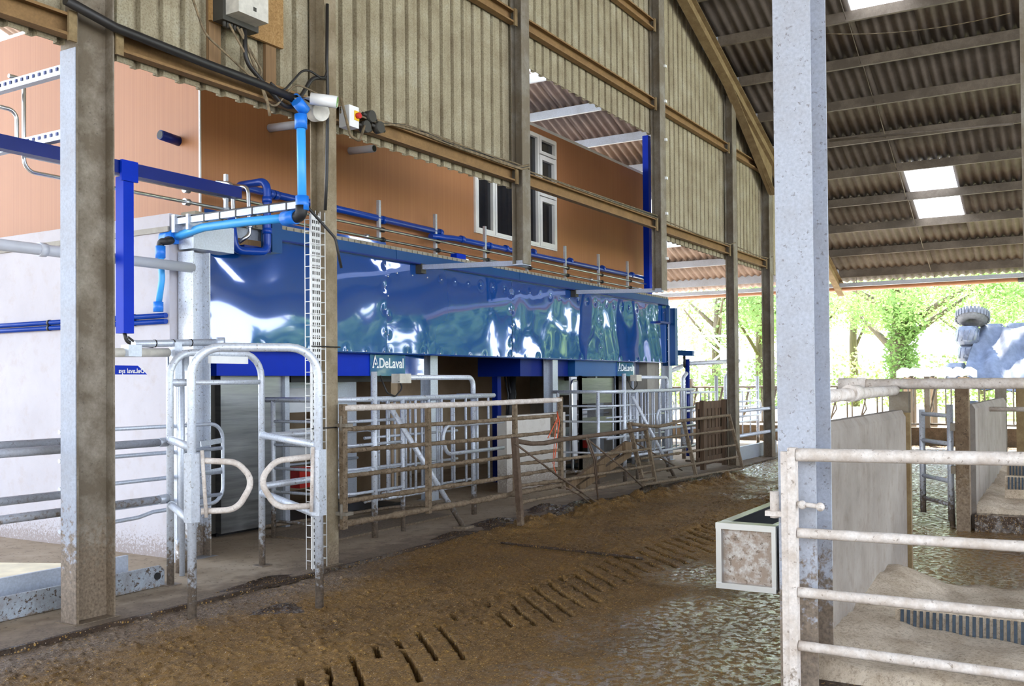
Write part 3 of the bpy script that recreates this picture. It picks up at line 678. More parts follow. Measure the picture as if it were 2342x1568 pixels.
for i in range(4):
    x0, x1 = SEAM[i], SEAM[i+1]; z0, z1 = 1.95, 3.13 if i else 3.3
    fn = dent_fn(x0, x1, z0, z1, 40+i, .006 if i < 2 else .0085); R = rivets_of(x0, x1, z0, z1)
    nx, nz = int((x1-x0)/.022), int((z1-z0)/.022)
    xs = np.linspace(x0+.002, x1-.002, nx+1); zs = np.linspace(z0, z1, nz+1); Xg, Zg = np.meshgrid(xs, zs, indexing='ij')
    D = np.zeros_like(Xg)
    S = dent_fn
    rr = random.Random(40+i); amp = .0020 if i < 2 else .0027
    for k in range(9):
        wl = rr.uniform(.6, 2.0) if i < 2 else rr.uniform(.45, 1.5); a = rr.uniform(-.6, .6)+(math.pi/2 if k % 3 == 0 else 0)
        D += amp*wl*.5*np.sin(2*np.pi/wl*(np.cos(a)*Xg+np.sin(a)*Zg)+rr.uniform(0, 6.28))
    for rx, rz in R:
        d2 = (Xg-rx)**2+(Zg-rz)**2; D = D*(1-.75*np.exp(-d2/.06**2))+.0014*np.exp(-d2/.05**2)
    m = MB(); idx = {}
    keep = lambda x, z: not (i == 0 and 6.84 < x < 7.26 and z > 2.98)
    vs = [(Xg[a, b], BY+D[a, b], Zg[a, b]) for a in range(nx+1) for b in range(nz+1)]
    n1 = len(vs); vs += [(x, y+.004, z) for x, y, z in vs]
    fs = []
    q = lambda a, b: a*(nz+1)+b
    K = [[keep((xs[a]+xs[min(a+1, nx)])/2, (zs[b]+zs[min(b+1, nz)])/2) for b in range(nz)] for a in range(nx)]
    for a in range(nx):
        for b in range(nz):
            if K[a][b]:
                fs.append((q(a, b), q(a+1, b), q(a+1, b+1), q(a, b+1)))
    for a in range(nx): fs.append((q(a, 0), n1+q(a, 0), n1+q(a+1, 0), q(a+1, 0)))
    used = sorted({v for f in fs for v in f}); mp = {v: k for k, v in enumerate(used)}
    m.add([vs[v] for v in used], [tuple(mp[v] for v in f) for f in fs], True)
    t = Thing('blue_panel', plab[i], 'panel', 'blue fascia sheets'); t.part('sheet', m, M['mirror_blue'])
    m = MB()
    for rx, rz in R:
        if keep(rx, rz): m.sphere((rx, BY-.003, rz), .012, 8, 4, (1, .6, 1))
    t.part('rivets', m, M['stainless'], 0); t.done()
m = MB(); m.box((6.5, 7.385, 2.8), (18.15, 7.44, 2.9)); m.box((6.5, 7.385, 2.0), (18.15, 7.42, 2.06)); struct('trim_5', m, M['galv'])
t = Thing('fascia_trim', 'long blue folded trim along the top of the blue fascia', 'trim')
m = MB(); m.box((7.27, 7.27, 3.105), (18.05, 7.33, 3.215)); t.part('face', m, M['blue_trim'])
m = MB(); m.box((7.27, 7.27, 3.09), (18.05, 7.345, 3.105)); t.part('return_lip', m, M['navy'])  # real lip, in navy to put its shadowed underside into the colour
m = MB()
for x in SEAM[1:4]: m.box((x+.1, 7.265, 3.105), (x+.35, 7.272, 3.215))
t.part('joint_cover', m, M['blue_trim']); t.done()
# boxed opening
t = Thing('service_opening', 'blue boxed opening at the top left of the fascia with pipes dropping in', 'box')
m = MB(); m.box((7.2, 7.2, 2.95), (7.34, 7.36, 3.3)); t.part('right_cheek', m, M['blue_trim'])
m = MB(); m.box((6.84, 7.22, 2.94), (7.2, 7.36, 2.985)); t.part('sill', m, M['navy'])
m = MB(); m.box((6.8, 7.36, 3.0), (7.24, 7.42, 3.07)); t.part('timber_packer', m, M['batten'])
m = MB(); m.box((6.8, 7.41, 3.07), (7.24, 7.44, 3.24)); t.part('steel_back', m, M['galv'])
t.done()
t = Thing('service_opening', 'blue boxed notch at the far right end of the fascia', 'box')
a = PY(1485, 690, 7.28); b = PY(1505, 722, 7.28)
m = MB(); m.box((17.55, 7.24, 2.72), (18.05, 7.345, 2.76)); t.part('sill', m, M['navy'])
m = MB(); m.box((17.98, 7.24, 2.76), (18.05, 7.30, 3.09)); t.part('right_cheek', m, M['blue_trim']); t.done()
# tall blue corner strip
m = MB(); m.box((17.55, 7.46, 3.27), (17.68, 7.58, 6.4)); single('corner_strip', m, M['blue'], 'tall narrow bright blue strip standing at the right end of the orange wall', 'trim')
m = MB(); m.box((18.2, 7.2, 1.9), (18.34, 7.5, 3.05)); single('door_track_post', m, M['blue_trim'], 'blue boxed upright at the right end of the fascia', 'post')
# steel posts holding the slab
def hpost(name, x, y, z1, lab, mat='galv'):
    t = Thing(name, lab, 'post', 'slab posts'); m = MB(); m.ibeam((x, y, 0), (x, y, z1), (1, 0, 0), .17, .17); t.part('shaft', m, M[mat])
    m = MB(); m.box((x-.12, y-.12, 0), (x+.12, y+.12, .03)); t.part('base_plate', m, M[mat]); t.done()
hpost('slab_post', 10.65, 7.75, 2.98, 'grey steel H post behind the first drafting cage')
hpost('slab_post', 13.6, 7.5, 2.98, 'grey steel H post beside the low splashed wall')
hpost('slab_post', 18.22, 7.4, 3.0, 'grey steel H post at the right end of the blue fascia')
t = Thing('slab_post', 'galvanised H post with pale flange at the left end of the blue fascia', 'post', 'slab posts')
m = MB(); m.ibeam((6.13, 7.12, 0), (6.13, 7.12, 2.82), (0, 1, 0), .2, .2); t.part('shaft', m, M['galv_post'])
m = MB(); m.box((6.0, 6.98, 0), (6.28, 7.24, .025)); t.part('base_plate', m, M['galv']); t.done()
m = MB(); m.box((6.02, 7.0, 2.84), (6.5, 7.2, 3.08)); single('packing_beam', m, M['galv'], 'short grey steel beam sitting on the left galvanised post', 'beam')
m = MB(); m.box((6.3, 7.3, 3.07), (6.6, 7.5, 3.25)); single('concrete_block', m, M['slab_edge'], 'small concrete block at the slab corner above the blue sheet', 'block')
# ================================================================ PIPES ON THE LEDGE
PYL = 7.6
t = Thing('drain_pipe', 'dark blue drain pipe running along the ledge above the fascia', 'pipe')
za = PY(771, 478, PYL).z; p0 = PY(612, 441, PYL); pj = PY(1004, 531, PYL); pk = PY(1040, 545, PYL); pe = PY(1495, 640, PYL)
m = MB(); m.tube([p0, pj], .042, 12); m.tube([PY(985, 540, PYL-.02), PY(1018, 543, PYL-.02), pk, pe], .04, 12); t.part('run', m, M['blue_pipe'])
m = MB()
for px, py in ((618, 443), (630, 446), (876, 503), (1006, 532), (1056, 547), (1120, 562), (1157, 568), (1220, 576), (1304, 596), (1378, 613), (1445, 628)):
    c = PY(px, py, PYL); m.tube([c-V((.03, 0, 0)), c+V((.03, 0, 0))], .052, 12)
t.part('socket', m, M['blue_pipe']); t.done()
t = Thing('drain_pipe', 'dark blue pipe rising out of the boxed opening at the left', 'pipe')
xe = PY(588, 440, 7.3); m = MB(); zt = xe.z; zb = PY(588, 575, 7.22).z
m.tube([p0+V((.02, 0, .0)), V((xe.x, PYL, p0.z)), V((xe.x, 7.16, p0.z-.0)), V((xe.x, 7.16, zb)), V((xe.x-.42, 7.17, zb-.03)), V((xe.x-.47, 7.17, zb+.3))], .04, 12, fil=.09); t.part('bend', m, M['blue_pipe'])
m = MB(); m.tube([(xe.x, 7.16, zt-.12), (xe.x, 7.16, zt-.06)], .05, 12); m.tube([(xe.x, 7.16, zb+.18), (xe.x, 7.16, zb+.24)], .05, 12); t.part('socket', m, M['blue_pipe']); t.done()
for nm, ya, lab, pts in (('a', 503, 'upper thin stainless pipe along the ledge', ((261, 400), (771, 503), (1218, 595), (1494, 654))), ('b', 525, 'lower thin stainless pipe along the ledge', ((261, 430), (771, 525), (1182, 605), (1464, 664)))):
    P = [PY(px, py, 7.53) for px, py in pts]; z = sum(p.z for p in P)/len(P)
    t = Thing('milk_pipe', lab, 'pipe', 'stainless ledge pipes'); m = MB(); x0 = PY(60, 370, 7.53).x
    tail = [V((x0, 7.53, z)), V((17.9, 7.53, z))]
    if nm == 'b': tail = [V((x0-.15, 7.53, z+.75)), V((x0-.02, 7.53, z+.75)), V((x0-.02, 7.53, z)), V((17.9, 7.53, z))]
    else: tail = [V((x0-.25, 7.5, z+.35)), V((x0-.1, 7.5, z+.35)), V((x0-.1, 7.5, z)), V((17.9, 7.53, z))]
    m.tube(tail, .017, 10, fil=.1); t.part('tube', m, M['stainless'])
    m = MB()
    for px in (427, 520) + ((838, ) if nm == 'b' else (1180, )) + ((1350,) if nm == 'b' else ()):
        c = PY(px, 500, 7.53).x; m.tube([(c-.03, 7.53, z), (c+.03, 7.53, z)], .034, 12)
    t.part('union', m, M['stainless'])
    m = MB()
    for px in (876, 1002, 1116, 1212, 1298, 1376, 1441): c = PY(px, 550, 7.53).x; m.tube([(c-.02, 7.53, z), (c+.02, 7.53, z)], .03, 10)
    t.part('clip', m, M['black']); t.done()
wh = ['first', 'second', 'third', 'fourth', 'fifth', 'sixth', 'seventh']
for k, px in enumerate((868, 997, 1110, 1206, 1293, 1369, 1435)):
    x = PY(px, 560, 7.57).x; m = MB(); m.box((x-.02, 7.56, 3.27), (x+.02, 7.6, 3.86)); single('pipe_stand', m, M['galv'], 'slim galvanised pipe stand on the ledge, %s from the left' % wh[k], 'stand', 'pipe stands on the ledge')
# cross feeds in the boxed opening
for (px, lab) in ((537, 'thin cream hose dropping into the boxed opening, left one'), (573, 'thin cream hose dropping into the boxed opening, right one')):
    x = PY(px, 540, 7.25).x; m = MB(); m.tube([(x, 7.5, 3.62), (x, 7.28, 3.58), (x, 7.26, 3.1), (x-.1, 7.3, 3.02)], .02, 10, fil=.08); t = Thing('milk_hose', lab, 'hose', 'hoses in the boxed opening'); t.part('tube', m, M['stainless'])
    m = MB(); m.tube([(x, 7.26, 3.22), (x, 7.26, 3.25)], .032, 10); m.tube([(x, 7.26, 3.17), (x, 7.26, 3.19)], .032, 10); t.part('union', m, M['stainless']); t.done()
x = PY(517, 460, 7.5).x; m = MB(); m.box((x-.018, 7.485, 3.27), (x+.018, 7.515, 3.72)); m.box((x, 7.46, 3.58), (x+.12, 7.5, 3.61)); single('pipe_stand', m, M['galv'], 'white bracket stand at the left end of the stainless pipes', 'stand')
x = PY(1047, 583, 7.45).x; m = MB(); m.box((x-.1, 7.4, 3.27), (x+.12, 7.5, 3.35)); t = Thing('float_switch', 'small bright blue box on the ledge with a hose', 'box'); t.part('body', m, M['blue'])
m = MB(); m.tube([(x+.12, 7.45, 3.31), (x+.2, 7.42, 3.29), (x+.22, 7.4, 3.22)], .018, 8); t.part('hose', m, M['stainless']); t.done()
# light blue water line
WX = 6.0
t = Thing('water_pipe', 'light blue water pipe with elbows dropping from the black pipe beside the second post', 'pipe')
top = PX(688, 240, 5.98); b1 = PX(684, 476, 5.98); e1 = V((5.98, top.y, b1.z-.07)); f0 = PX(405, 540, WX); fx = PX(398, 541, WX)
m = MB(); m.tube([V((top.x, top.y, top.z-.12)), V((5.99, top.y, b1.z))], .038, 12); t.part('down_pipe', m, M['lblue'])
mid = V((WX-.02, (e1.y+f0.y)/2, (e1.z+f0.z)/2+.05)); m = MB()
m.tube([V((5.98, e1.y+.1, e1.z)), V((5.98, e1.y+.6, e1.z+.015)), V((WX, f0.y-.35, f0.z+.05)), f0], .038, 12, fil=.4); t.part('cross_pipe', m, M['lblue'])
m = MB(); m.tube([V((5.98, top.y, b1.z+.02)), e1, V((5.98, e1.y+.1, e1.z))], .05, 12, fil=.06); t.part('elbow', m, M['black'])
m = MB(); m.tube([V((5.99, top.y, b1.z-.02)), V((5.99, top.y, b1.z+.1))], .055, 14); m.tube([V((5.98, e1.y+.06, e1.z)), V((5.98, e1.y+.2, e1.z))], .06, 14)
m.tube([V((top.x, top.y, top.z-.2)), V((top.x, top.y, top.z-.08))], .052, 14); m.tube([top+V((-.05, 0, .02)), top+V((.05, 0, -.04))], .05, 14)
m.tube([fx+V((0, -.04, 0)), fx+V((0, .13, -.01))], .07, 14); t.part('compression_fitting', m, M['lblue_fit']); t.done()
t = Thing('water_pipe', 'thin light blue pipe hanging down the white wall by the left post', 'pipe')
a = PX(367, 575, 5.86); b = PX(362, 700, 5.86); m = MB(); m.tube([a, V((5.86, a.y-.02, (a.z+b.z)/2)), b], .028, 10, fil=.2); t.part('down_pipe', m, M['lblue'])
m = MB(); m.tube([fx+V((0, .13, 0)), V((5.9, a.y-.12, a.z+.09)), V((5.86, a.y, a.z+.09)), V((5.86, a.y, a.z+.03))], .034, 10, fil=.06); t.part('elbow', m, M['black'])
m = MB(); m.tube([a+V((0, 0, -.06)), a+V((0, 0, .05))], .045, 12); m.tube([b+V((0, 0, -.05)), b+V((0, 0, .04))], .045, 12); t.part('compression_fitting', m, M['lblue_fit']); t.done()
# cable channel
t = Thing('cable_channel', 'slotted galvanised channel with black cable bridging from the second post to the left galvanised post', 'channel')
a = PX(404, 507, 5.97); b = PX(690, 468, 5.97); m = MB(); m.bar(a, b, .042, .055); t.part('channel', m, M['galv'])
m = MB()
for k in range(7): c = a.lerp(b, .12+.13*k); m.bar(c-V((0, .006, 0)), c+V((0, .006, 0)), .05, .064)
t.part('cable_tie', m, M['cable_black']); m = MB(); m.tube([a+V((0, 0, .035)), b+V((0, 0, .035)), b+V((.3, -.1, -.25)), b+V((.35, -.12, -.5))], .012, 8, fil=.1); t.part('cable', m, M['cable_black'])
m = MB(); m.box((5.93, a.y-.02, a.z-.1), (6.02, a.y+.02, a.z+.06)); m.box((5.93, a.y-.2, a.z-.09), (6.02, a.y-.17, a.z+.05)); t.part('bracket', m, M['galv'])
t.done()
# ================================================================ LEFT SIDE GEAR
BZ = 3.385
t = Thing('gantry_frame', 'dark blue overhead frame with a square drop leg behind the big left post', 'frame')
m = MB(); m.box((3.2, 6.85, BZ-.04), (6.46, 6.95, BZ+.065)); t.part('beam', m, M['navy'])
m = MB(); m.box((5.16, 6.84, 2.03), (5.26, 6.94, BZ-.06)); t.part('drop_leg', m, M['blue'])
m = MB(); m.box((5.13, 6.82, BZ-.1), (5.29, 6.845, BZ+.07)); t.part('clamp_plate', m, M['blue'])
m = MB(); m.tube([(5.2, 6.89, 2.05), (5.22, 6.88, 1.96), (5.3, 6.86, 1.94), (5.45, 6.84, 1.93)], .016, 8, fil=.05); t.part('cable', m, M['cable_black']); t.done()
for z, lab in ((4.005, 'upper perforated galvanised channel at the far left'), (3.512, 'lower perforated galvanised channel at the far left')):
    t = Thing('perforated_channel', lab, 'channel', 'perforated channels'); m = MB(); m.box((4.5, 6.3, z-.045), (4.56, 9.2, z+.03)); t.part('channel', m, M['galv'])
    m = MB(); y = 6.35
    while y < 9.1: m.box((4.494, y, z-.012), (4.502, y+.025, z+.013)); y += .075
    t.part('slots', m, M['navy']); t.done()
m = MB(); a = PY(0, 565, 7.0); z = PY(190, 580, 7.0).z; m.tube([(3.2, 7.05, z), (6.05, 7.05, z)], .045, 14); t = Thing('soil_pipe', 'pale grey pipe crossing in front of the white wall at left', 'pipe'); t.part('run', m, M['grey_pipe'])
x = PY(96, 565, 7.05).x; m = MB(); m.tube([(x-.03, 7.05, z), (x+.03, 7.05, z)], .055, 14); t.part('socket', m, M['grey_pipe']); t.done()
for zoff, lab in ((0, 'upper blue pipe clipped along the white wall'), (-.055, 'lower blue pipe clipped along the white wall')):
    a = PX(0, 745, 5.9); b = PX(379, 719, 5.9); z = (a.z+b.z)/2+zoff; m = MB(); m.tube([(5.924, 7.26, z), (5.924, 14, z)], .024, 10); t = Thing('water_pipe', lab, 'pipe', 'blue pipes on the white wall'); t.part('run', m, M['blue_pipe'])
    m = MB()
    for y in (7.7, 9.0): m.tube([(5.922, y-.015, z), (5.922, y+.015, z)], .029, 10)
    t.part('clip', m, M['black']); t.done()
# vent stubs in the orange wall
for (px, py, q, mat, lab) in ((634, 290, (0, -.42, -.02), 'grey_pipe', 'grey vent stub poking from the orange wall left of the light blue pipe'), (817, 342, (0, -.38, -.02), 'grey_pipe', 'grey vent stub poking from the orange wall right of the second post')):
    c = PY(px-17, py+3, OY); m = MB(); m.tube([c, c+V((.0, q[1], q[2]))], .045, 14); t = Thing('vent_stub', lab, 'pipe', 'vent stubs'); t.part('pipe', m, M[mat])
    m = MB(); m.tube([c+V((0, q[1]-.002, q[2])), c+V((0, q[1]-.004, q[2]))], .038, 14); t.part('bore', m, M['black']); t.done()
c = PX(412, 324, OX0); m = MB(); m.tube([c, c+V((-.25, .0, .02))], .05, 14); t = Thing('vent_stub', 'short dark blue vent stub on the lit orange wall at left', 'pipe', 'vent stubs'); t.part('pipe', m, M['navy']); m = MB(); m.tube([c+V((-.252, 0, .02)), c+V((-.254, 0, .02))], .042, 14); t.part('bore', m, M['black']); t.done()
# ================================================================ ELECTRICAL GEAR ON THE GABLE
t = Thing('backing_board', 'strand board panel with two timber battens on the sheeting at upper left', 'board')
m = MB(); m.box((5.19, 5.83, 4.42), (5.97, 5.86, 5.6)); t.part('board', m, M['osb'])
for x in (5.2, 5.8): m = MB(); m.box((x, 5.865, 4.05), (x+.12, 5.895, 5.5)); t.part('batten', m, M['batten'])
t.done()
t = Thing('junction_box', 'grey electrical enclosure on the strand board with cables hanging below', 'box')
bx = PY(575, 35, 5.7); m = MB(); q0, q1 = PY(546, 25, 5.58), PY(614, 41, 5.58); z0 = q0.z; bx = q0.x; m.box((q0.x, 5.58, z0), (q1.x, 5.72, z0+.35)); t.part('cover', m, M['grey_plastic'])
m = MB(); m.box((bx-.03, 5.72, z0-.04), (q1.x+.03, 5.83, z0+.35)); t.part('back_box', m, M['dark_plastic'])
m = MB(); m.box((bx+.15, 5.576, z0+.05), (bx+.18, 5.581, z0+.08)); t.part('badge', m, M['dark_plastic'])
m = MB()
for k in range(7): m.tube([(bx+.02+.035*k, 5.76, z0-.08), (bx+.02+.035*k, 5.76, z0)], .014, 8)
t.part('gland', m, M['dark_plastic']); t.done()
cz = z0-.05; ox = bx-5.53
paths = [([(5.58, 5.74, cz), (5.6, 5.74, cz-.35), (5.72, 5.74, cz-.6), (6.0, 5.72, 4.12), (6.33, 5.7, 4.08)], 'looping cable below the grey enclosure, leftmost drop', .009),
         ([(5.66, 5.74, cz), (5.66, 5.74, cz-.3), (5.55, 5.75, cz-.36), (5.35, 5.75, cz-.15), (5.27, 5.79, cz+.1)], 'brown cable looping left below the grey enclosure', .009),
         ([(5.70, 5.74, cz), (5.69, 5.74, cz-.5), (5.72, 5.74, cz-.62)], 'straight cable tail under the grey enclosure', .011),
         ([(5.74, 5.74, cz), (5.75, 5.74, cz-.25), (5.95, 5.74, cz-.55), (6.2, 5.72, 4.22), (6.34, 5.7, 4.25)], 'thick black conduit curving to the second post', .018),
         ([(5.72, 5.73, cz-.35), (5.85, 5.73, cz-.4), (6.1, 5.71, 4.28), (6.32, 5.69, 4.22), (6.36, 5.69, 4.35)], 'pale cable curving beside the black conduit', .01),
         ([(6.36, 5.69, 4.9), (6.35, 5.69, 4.4), (6.36, 5.69, 4.05), (6.34, 5.69, 3.4), (6.33, 5.7, 3.1)], 'dark cable run down the second post', .014)]
for P, lab, r in paths:
    P = [(a+ox if c > 4.15 and a < 6 else a, b, c) for a, b, c in P]; m = MB(); m.tube(P, r, 8, fil=.15); single('cable', m, M['cable_black' if 'black' in lab or 'dark' in lab else 'cable'], lab, 'cable', 'cables by the enclosure')
t = Thing('water_main', 'black plastic pipe slung under the left girt', 'pipe')
a = PY(150, -25, 5.72); b = PY(262, 70, 5.72); c = PY(690, 232, 5.72); m = MB()
m.tube([PY(150, 0, 5.72), PY(262, 62, 5.72), PY(470, 145, 5.72), PY(600, 194, 5.72), PY(690, 234, 5.72)], .033, 12); t.part('run', m, M['cable_black'])
m = MB(); e = PY(688, 238, 5.72); m.tube([e+V((-.08, 0, .03)), e+V((.03, 0, -.01))], .05, 12); t.part('end_fitting', m, M['lblue_fit']); t.done()
# camera
t = Thing('security_camera', 'small white bullet camera with green lens on the second post', 'camera')
c = PY(738, 229, 5.5); d = V((.55, -.75, -.12)).normalized(); m = MB(); m.tube([c-d*.1, c+d*.12], .05, 14); t.part('body', m, M['white_plastic'])
m = MB(); m.tube([c+d*.121, c+d*.125], .044, 14); t.part('lens', m, M['green_glass'])
m = MB(); m.tube([c-d*.1, c-d*.15+V((-.05, .05, 0)), V((6.22, 5.68, c.z-.03))], .02, 8); t.part('bracket', m, M['white_plastic'])
m = MB(); m.tube([V((6.2, 5.62, c.z-.05)), V((6.24, 5.74, c.z-.03))], .08, 14); t.part('mount', m, M['grey_plastic']); t.done()
# isolator
t = Thing('isolator_switch', 'white isolator switch with red and yellow knob right of the second post', 'switch')
c = PY(803, 267, 5.7); m = MB(); m.box((c.x-.07, 5.66, c.z-.1), (c.x+.06, 5.78, c.z+.09)); t.part('case', m, M['white_plastic'])
m = MB(); m.box((c.x-.005, 5.652, c.z-.035), (c.x+.055, 5.662, c.z+.05)); t.part('plate', m, M['yellow'])
m = MB(); m.tube([(c.x+.028, 5.655, c.z+.007), (c.x+.028, 5.62, c.z+.007)], .026, 14); t.part('knob', m, M['red']); t.done()
for k, (px, py, lab) in enumerate(((845, 267, 'round black cable box nearest the isolator, upper'), (833, 290, 'round black cable box below the isolator'), (864, 292, 'round black cable box farthest right of the isolator'))):
    c = PY(px, py, 5.76); m = MB(); m.disc(c+V((0, .03, 0)), (0, -1, 0), .055, .07); t = Thing('cable_box', lab, 'box', 'round cable boxes'); t.part('body', m, M['dark_plastic'])
    m = MB(); m.tube([c+V((-.1, 0, .01)), c+V((.1, 0, -.01))], .016, 8); t.part('gland', m, M['dark_plastic']); t.done()
for k in range(5):
    m = MB(); r = random.Random(k); P = [V((6.6, 5.76, 4.02+.012*k)), V((7.2, 5.765, 4.08-.01*k))]
    x = 7.2
    while x < 9.6: x += .35; P.append(V((min(x, 9.66), 5.765, 4.1+.012*k-.012+r.uniform(-.012, .012))))
    P += [V((9.73, 5.72, 4.08+.01*k)), V((9.85, 5.7, 4.12+.01*k)), V((9.95, 5.75, 4.1))]
    if k % 2 == 0: P += [V((11.5, 5.77, 4.1+.005*k)), V((13.9, 5.77, 4.1+.01*k))]
    m.tube(P, .009, 6); single('cable', m, M['cable' if k != 2 else 'cable_black'], 'dusty cable lying along the low girt, %s of the bundle' % ['lowest', 'second', 'black middle one', 'fourth', 'topmost'][k], 'cable', 'cables along the low girt')
for (x0, x1, lab) in ((14.2, 17.4, 'loose cable along the girt right of the clipped post'), (17.6, 19.8, 'loose cable along the girt of the last bay')):
    m = MB(); m.tube([(x0, 5.76, 4.1), (x0+.8, 5.76, 4.09), ((x0+x1)/2, 5.76, 4.07), (x1-.1, 5.76, 4.09), (x1+.05, 5.7, 4.14)], .01, 6); single('cable', m, M['cable'], lab, 'cable')
m = MB(); x0 = 6.45; m.tube([(6.52, 5.68, 4.12), (6.56, 5.66, 3.95), (6.62, 5.66, 3.8), (6.75, 5.66, 3.78), (6.86, 5.7, 3.95)], .013, 8, fil=.06); single('cable', m, M['cable'], 'drooping cable loop under the isolator switch', 'cable')
# white mesh tray on the second post
t = Thing('cable_tray', 'white wire mesh tray full of slotted trunking down the second post', 'tray'); ty = 5.71; tx0, tx1 = 6.16, 6.335
m = MB(); m.box((tx0+.04, ty+.03, .02), (tx1-.03, ty+.055, 3.05)); tk = t.part('trunking', m, M['white_plastic'])
m = MB(); z = .06
while z < 3.0:
    for x in (tx0+.055, tx0+.08, tx0+.105, tx0+.13):
        m.box((x-.005, ty+.026, z), (x+.005, ty+.031, z+.03))
    z += .055
t.part('slots', m, M['dark_plastic'], tk)
m = MB()
for x in (tx0, tx0+.058, tx0+.116, tx1):
    m.tube([(x, ty, .02), (x, ty, 3.08)], .004, 6)
for x in (tx0, tx1): m.tube([(x, ty+.07, .02), (x, ty+.07, 3.08)], .004, 6)
z = .1
while z < 3.1: m.tube([(tx0, ty+.07, z), (tx0, ty, z), (tx1, ty, z), (tx1, ty+.07, z)], .004, 6); z += .1
t.part('wire_mesh', m, M['white_plastic'])
m = MB()
for z in (1.92, 1.22): m.tube([(tx0-.01, 5.7, z), (6.51, 5.7, z), (6.51, 5.9, z)], .006, 6)
t.part('tie', m, M['cable_black']); t.done()
# ================================================================ MILKING ROBOTS
def robot(X0, Y0, label, hl=2.36, cabinet=True, face='blue'):
    t = Thing('milking_robot', label, 'milking machine', 'milking robots'); zb, zt = 1.69, 2.03
    def plate(p, q, th=.02): # upright header plate between two plan points
        p, q = V((X0+p[0], Y0+p[1], 0)), V((X0+q[0], Y0+q[1], 0)); d = (q-p).normalized(); n = V((-d.y, d.x, 0)); mb = MB()
        mb.prism([p+V((0, 0, zb)), q+V((0, 0, zb)), q+n*.4+V((0, 0, zb)), p+n*.4+V((0, 0, zb))], (0, 0, zt-zb)); return mb
    t.part('header', plate((0, 0), (hl, 0)), M[face])
    lp, lq = (hl, -.015), (hl+.64, -.05); h = t.part('logo_panel', plate(lp, lq), M['mirror_blue'], None, 'logo panel of the blue header')
    t.part('header_end', plate((hl+.64, -.045), (hl+1.24, .1)), M['mirror_blue'])
    p = V((X0+lp[0], Y0+lp[1], 0)); q = V((X0+lq[0], Y0+lq[1], 0)); d = (q-p).normalized()
    w, wid = text_mb('DeLaval', .15, p+d*.155+V((0, 0, 1.79)), d, (0, 0, 1), .006, .003)
    s = .455/wid; o = p+d*.155+V((0, 0, 1.79)); w.v = [tuple(o+d*((V(a)-o).dot(d)*s)+V((0, 0, (a[2]-o.z)*1.12))+V((0, -.001, 0))) for a in w.v]
    t.part('lettering', w, M['white_plastic'], h)
    e = MB(); o = p+d*.03+V((0, 0, 1.785)); n = d.cross(V((0, 0, 1)))*.006
    f = lambda x, z: o+n+d*x+V((0, 0, z))
    for poly in ([(0, 0), (.022, .02), (.058, .115), (.05, .165)], [(.05, .165), (.058, .115), (.088, .05), (.105, .03)], [(0, 0), (.03, 0), (.035, .018), (.022, .02)], [(.075, .0), (.12, 0), (.105, .03), (.085, .02)]): e.add([f(*c) for c in poly], [(0, 1, 2, 3)])
    e.disc(f(.06, .05), -n, .017, .001, 12); t.part('emblem', e, M['white_plastic'], h)
    if cabinet: m = MB(); m.box((X0+.25, Y0+.22, .07), (X0+1.13, Y0+1.0, 1.69)); cb = t.part('cabinet', m, M['brushed'])
    if cabinet: m = MB(); m.box((X0+.1, Y0+.3, .07), (X0+.25, Y0+1.0, 1.69)); t.part('cabinet_side', m, M['dark_plastic'])
    if cabinet: m = MB(); m.box((X0+.3, Y0+.35, 0), (X0+1.05, Y0+.9, .07)); t.part('plinth', m, M['black'])
    m = MB(); m.box((X0+1.13, Y0+.18, 0), (X0+1.2, Y0+.35, 1.7)); t.part('edge_post', m, M['galv'])
    m = MB(); m.box((X0+1.2, Y0+1.0, 1.35), (X0+3.3, Y0+1.05, 1.69)); m.box((X0+1.2, Y0+1.0, .12), (X0+2.0, Y0+1.05, .75)); m.box((X0+2.62, Y0+1.0, .1), (X0+3.3, Y0+1.05, 1.35)); t.part('splash_panel', m, M['galv'])
    m = MB(); m.box((X0+1.95, Y0+.96, 1.25), (X0+2.45, Y0+.99, 1.55)); m.box((X0+2.0, Y0+.96, .72), (X0+2.4, Y0+.99, 1.05)); t.part('white_cover', m, M['white_panel'])
    m = MB(); m.box((X0+1.25, Y0+.98, 1.16), (X0+1.42, Y0+1.02, 1.3)); m.box((X0+1.25, Y0+.98, .74), (X0+1.42, Y0+1.02, .86)); t.part('sensor_box', m, M['dark_plastic'])
    m = MB(); m.box((X0+1.3, Y0+.25, 1.62), (X0+3.2, Y0+.9, 1.69)); t.part('underside_rack', m, M['black'])
    m = MB(); m.tube([(X0+1.25, Y0+.9, .98), (X0+3.2, Y0+.9, .98)], .018, 8); m.tube([(X0+1.25, Y0+.9, .62), (X0+3.2, Y0+.9, .62)], .018, 8); t.part('side_rail', m, M['galv'])
    m = MB(); m.tube([(X0+1.28, Y0+.7, .1), (X0+1.28, Y0+.7, .5), (X0+1.5, Y0+.7, .5), (X0+1.5, Y0+.7, .1)], .02, 8, fil=.06); t.part('foot_loop', m, M['galv'])
    m = MB(); m.box((X0+1.9, Y0+.7, .35), (X0+2.1, Y0+.85, .6)); t.part('red_unit', m, M['red'])
    m = MB(); m.box((X0+1.2, Y0+.25, .0), (X0+3.3, Y0+1.0, .06)); t.part('stall_floor', m, M['black'])
    for x in (1.75, 2.55): m = MB(); m.tube([(X0+x, Y0+.1, 0), (X0+x, Y0+.1, 1.69)], .03, 10); t.part('frame_post', m, M['galv'])
    return t.done()
robot(6.73, 7.5, 'milking robot with blue header and tall stainless cabinet behind the front hoops')
robot(14.45, 7.5, 'farther milking robot with blue header behind the low splashed wall', 1.63, False, 'blue_face_lit')
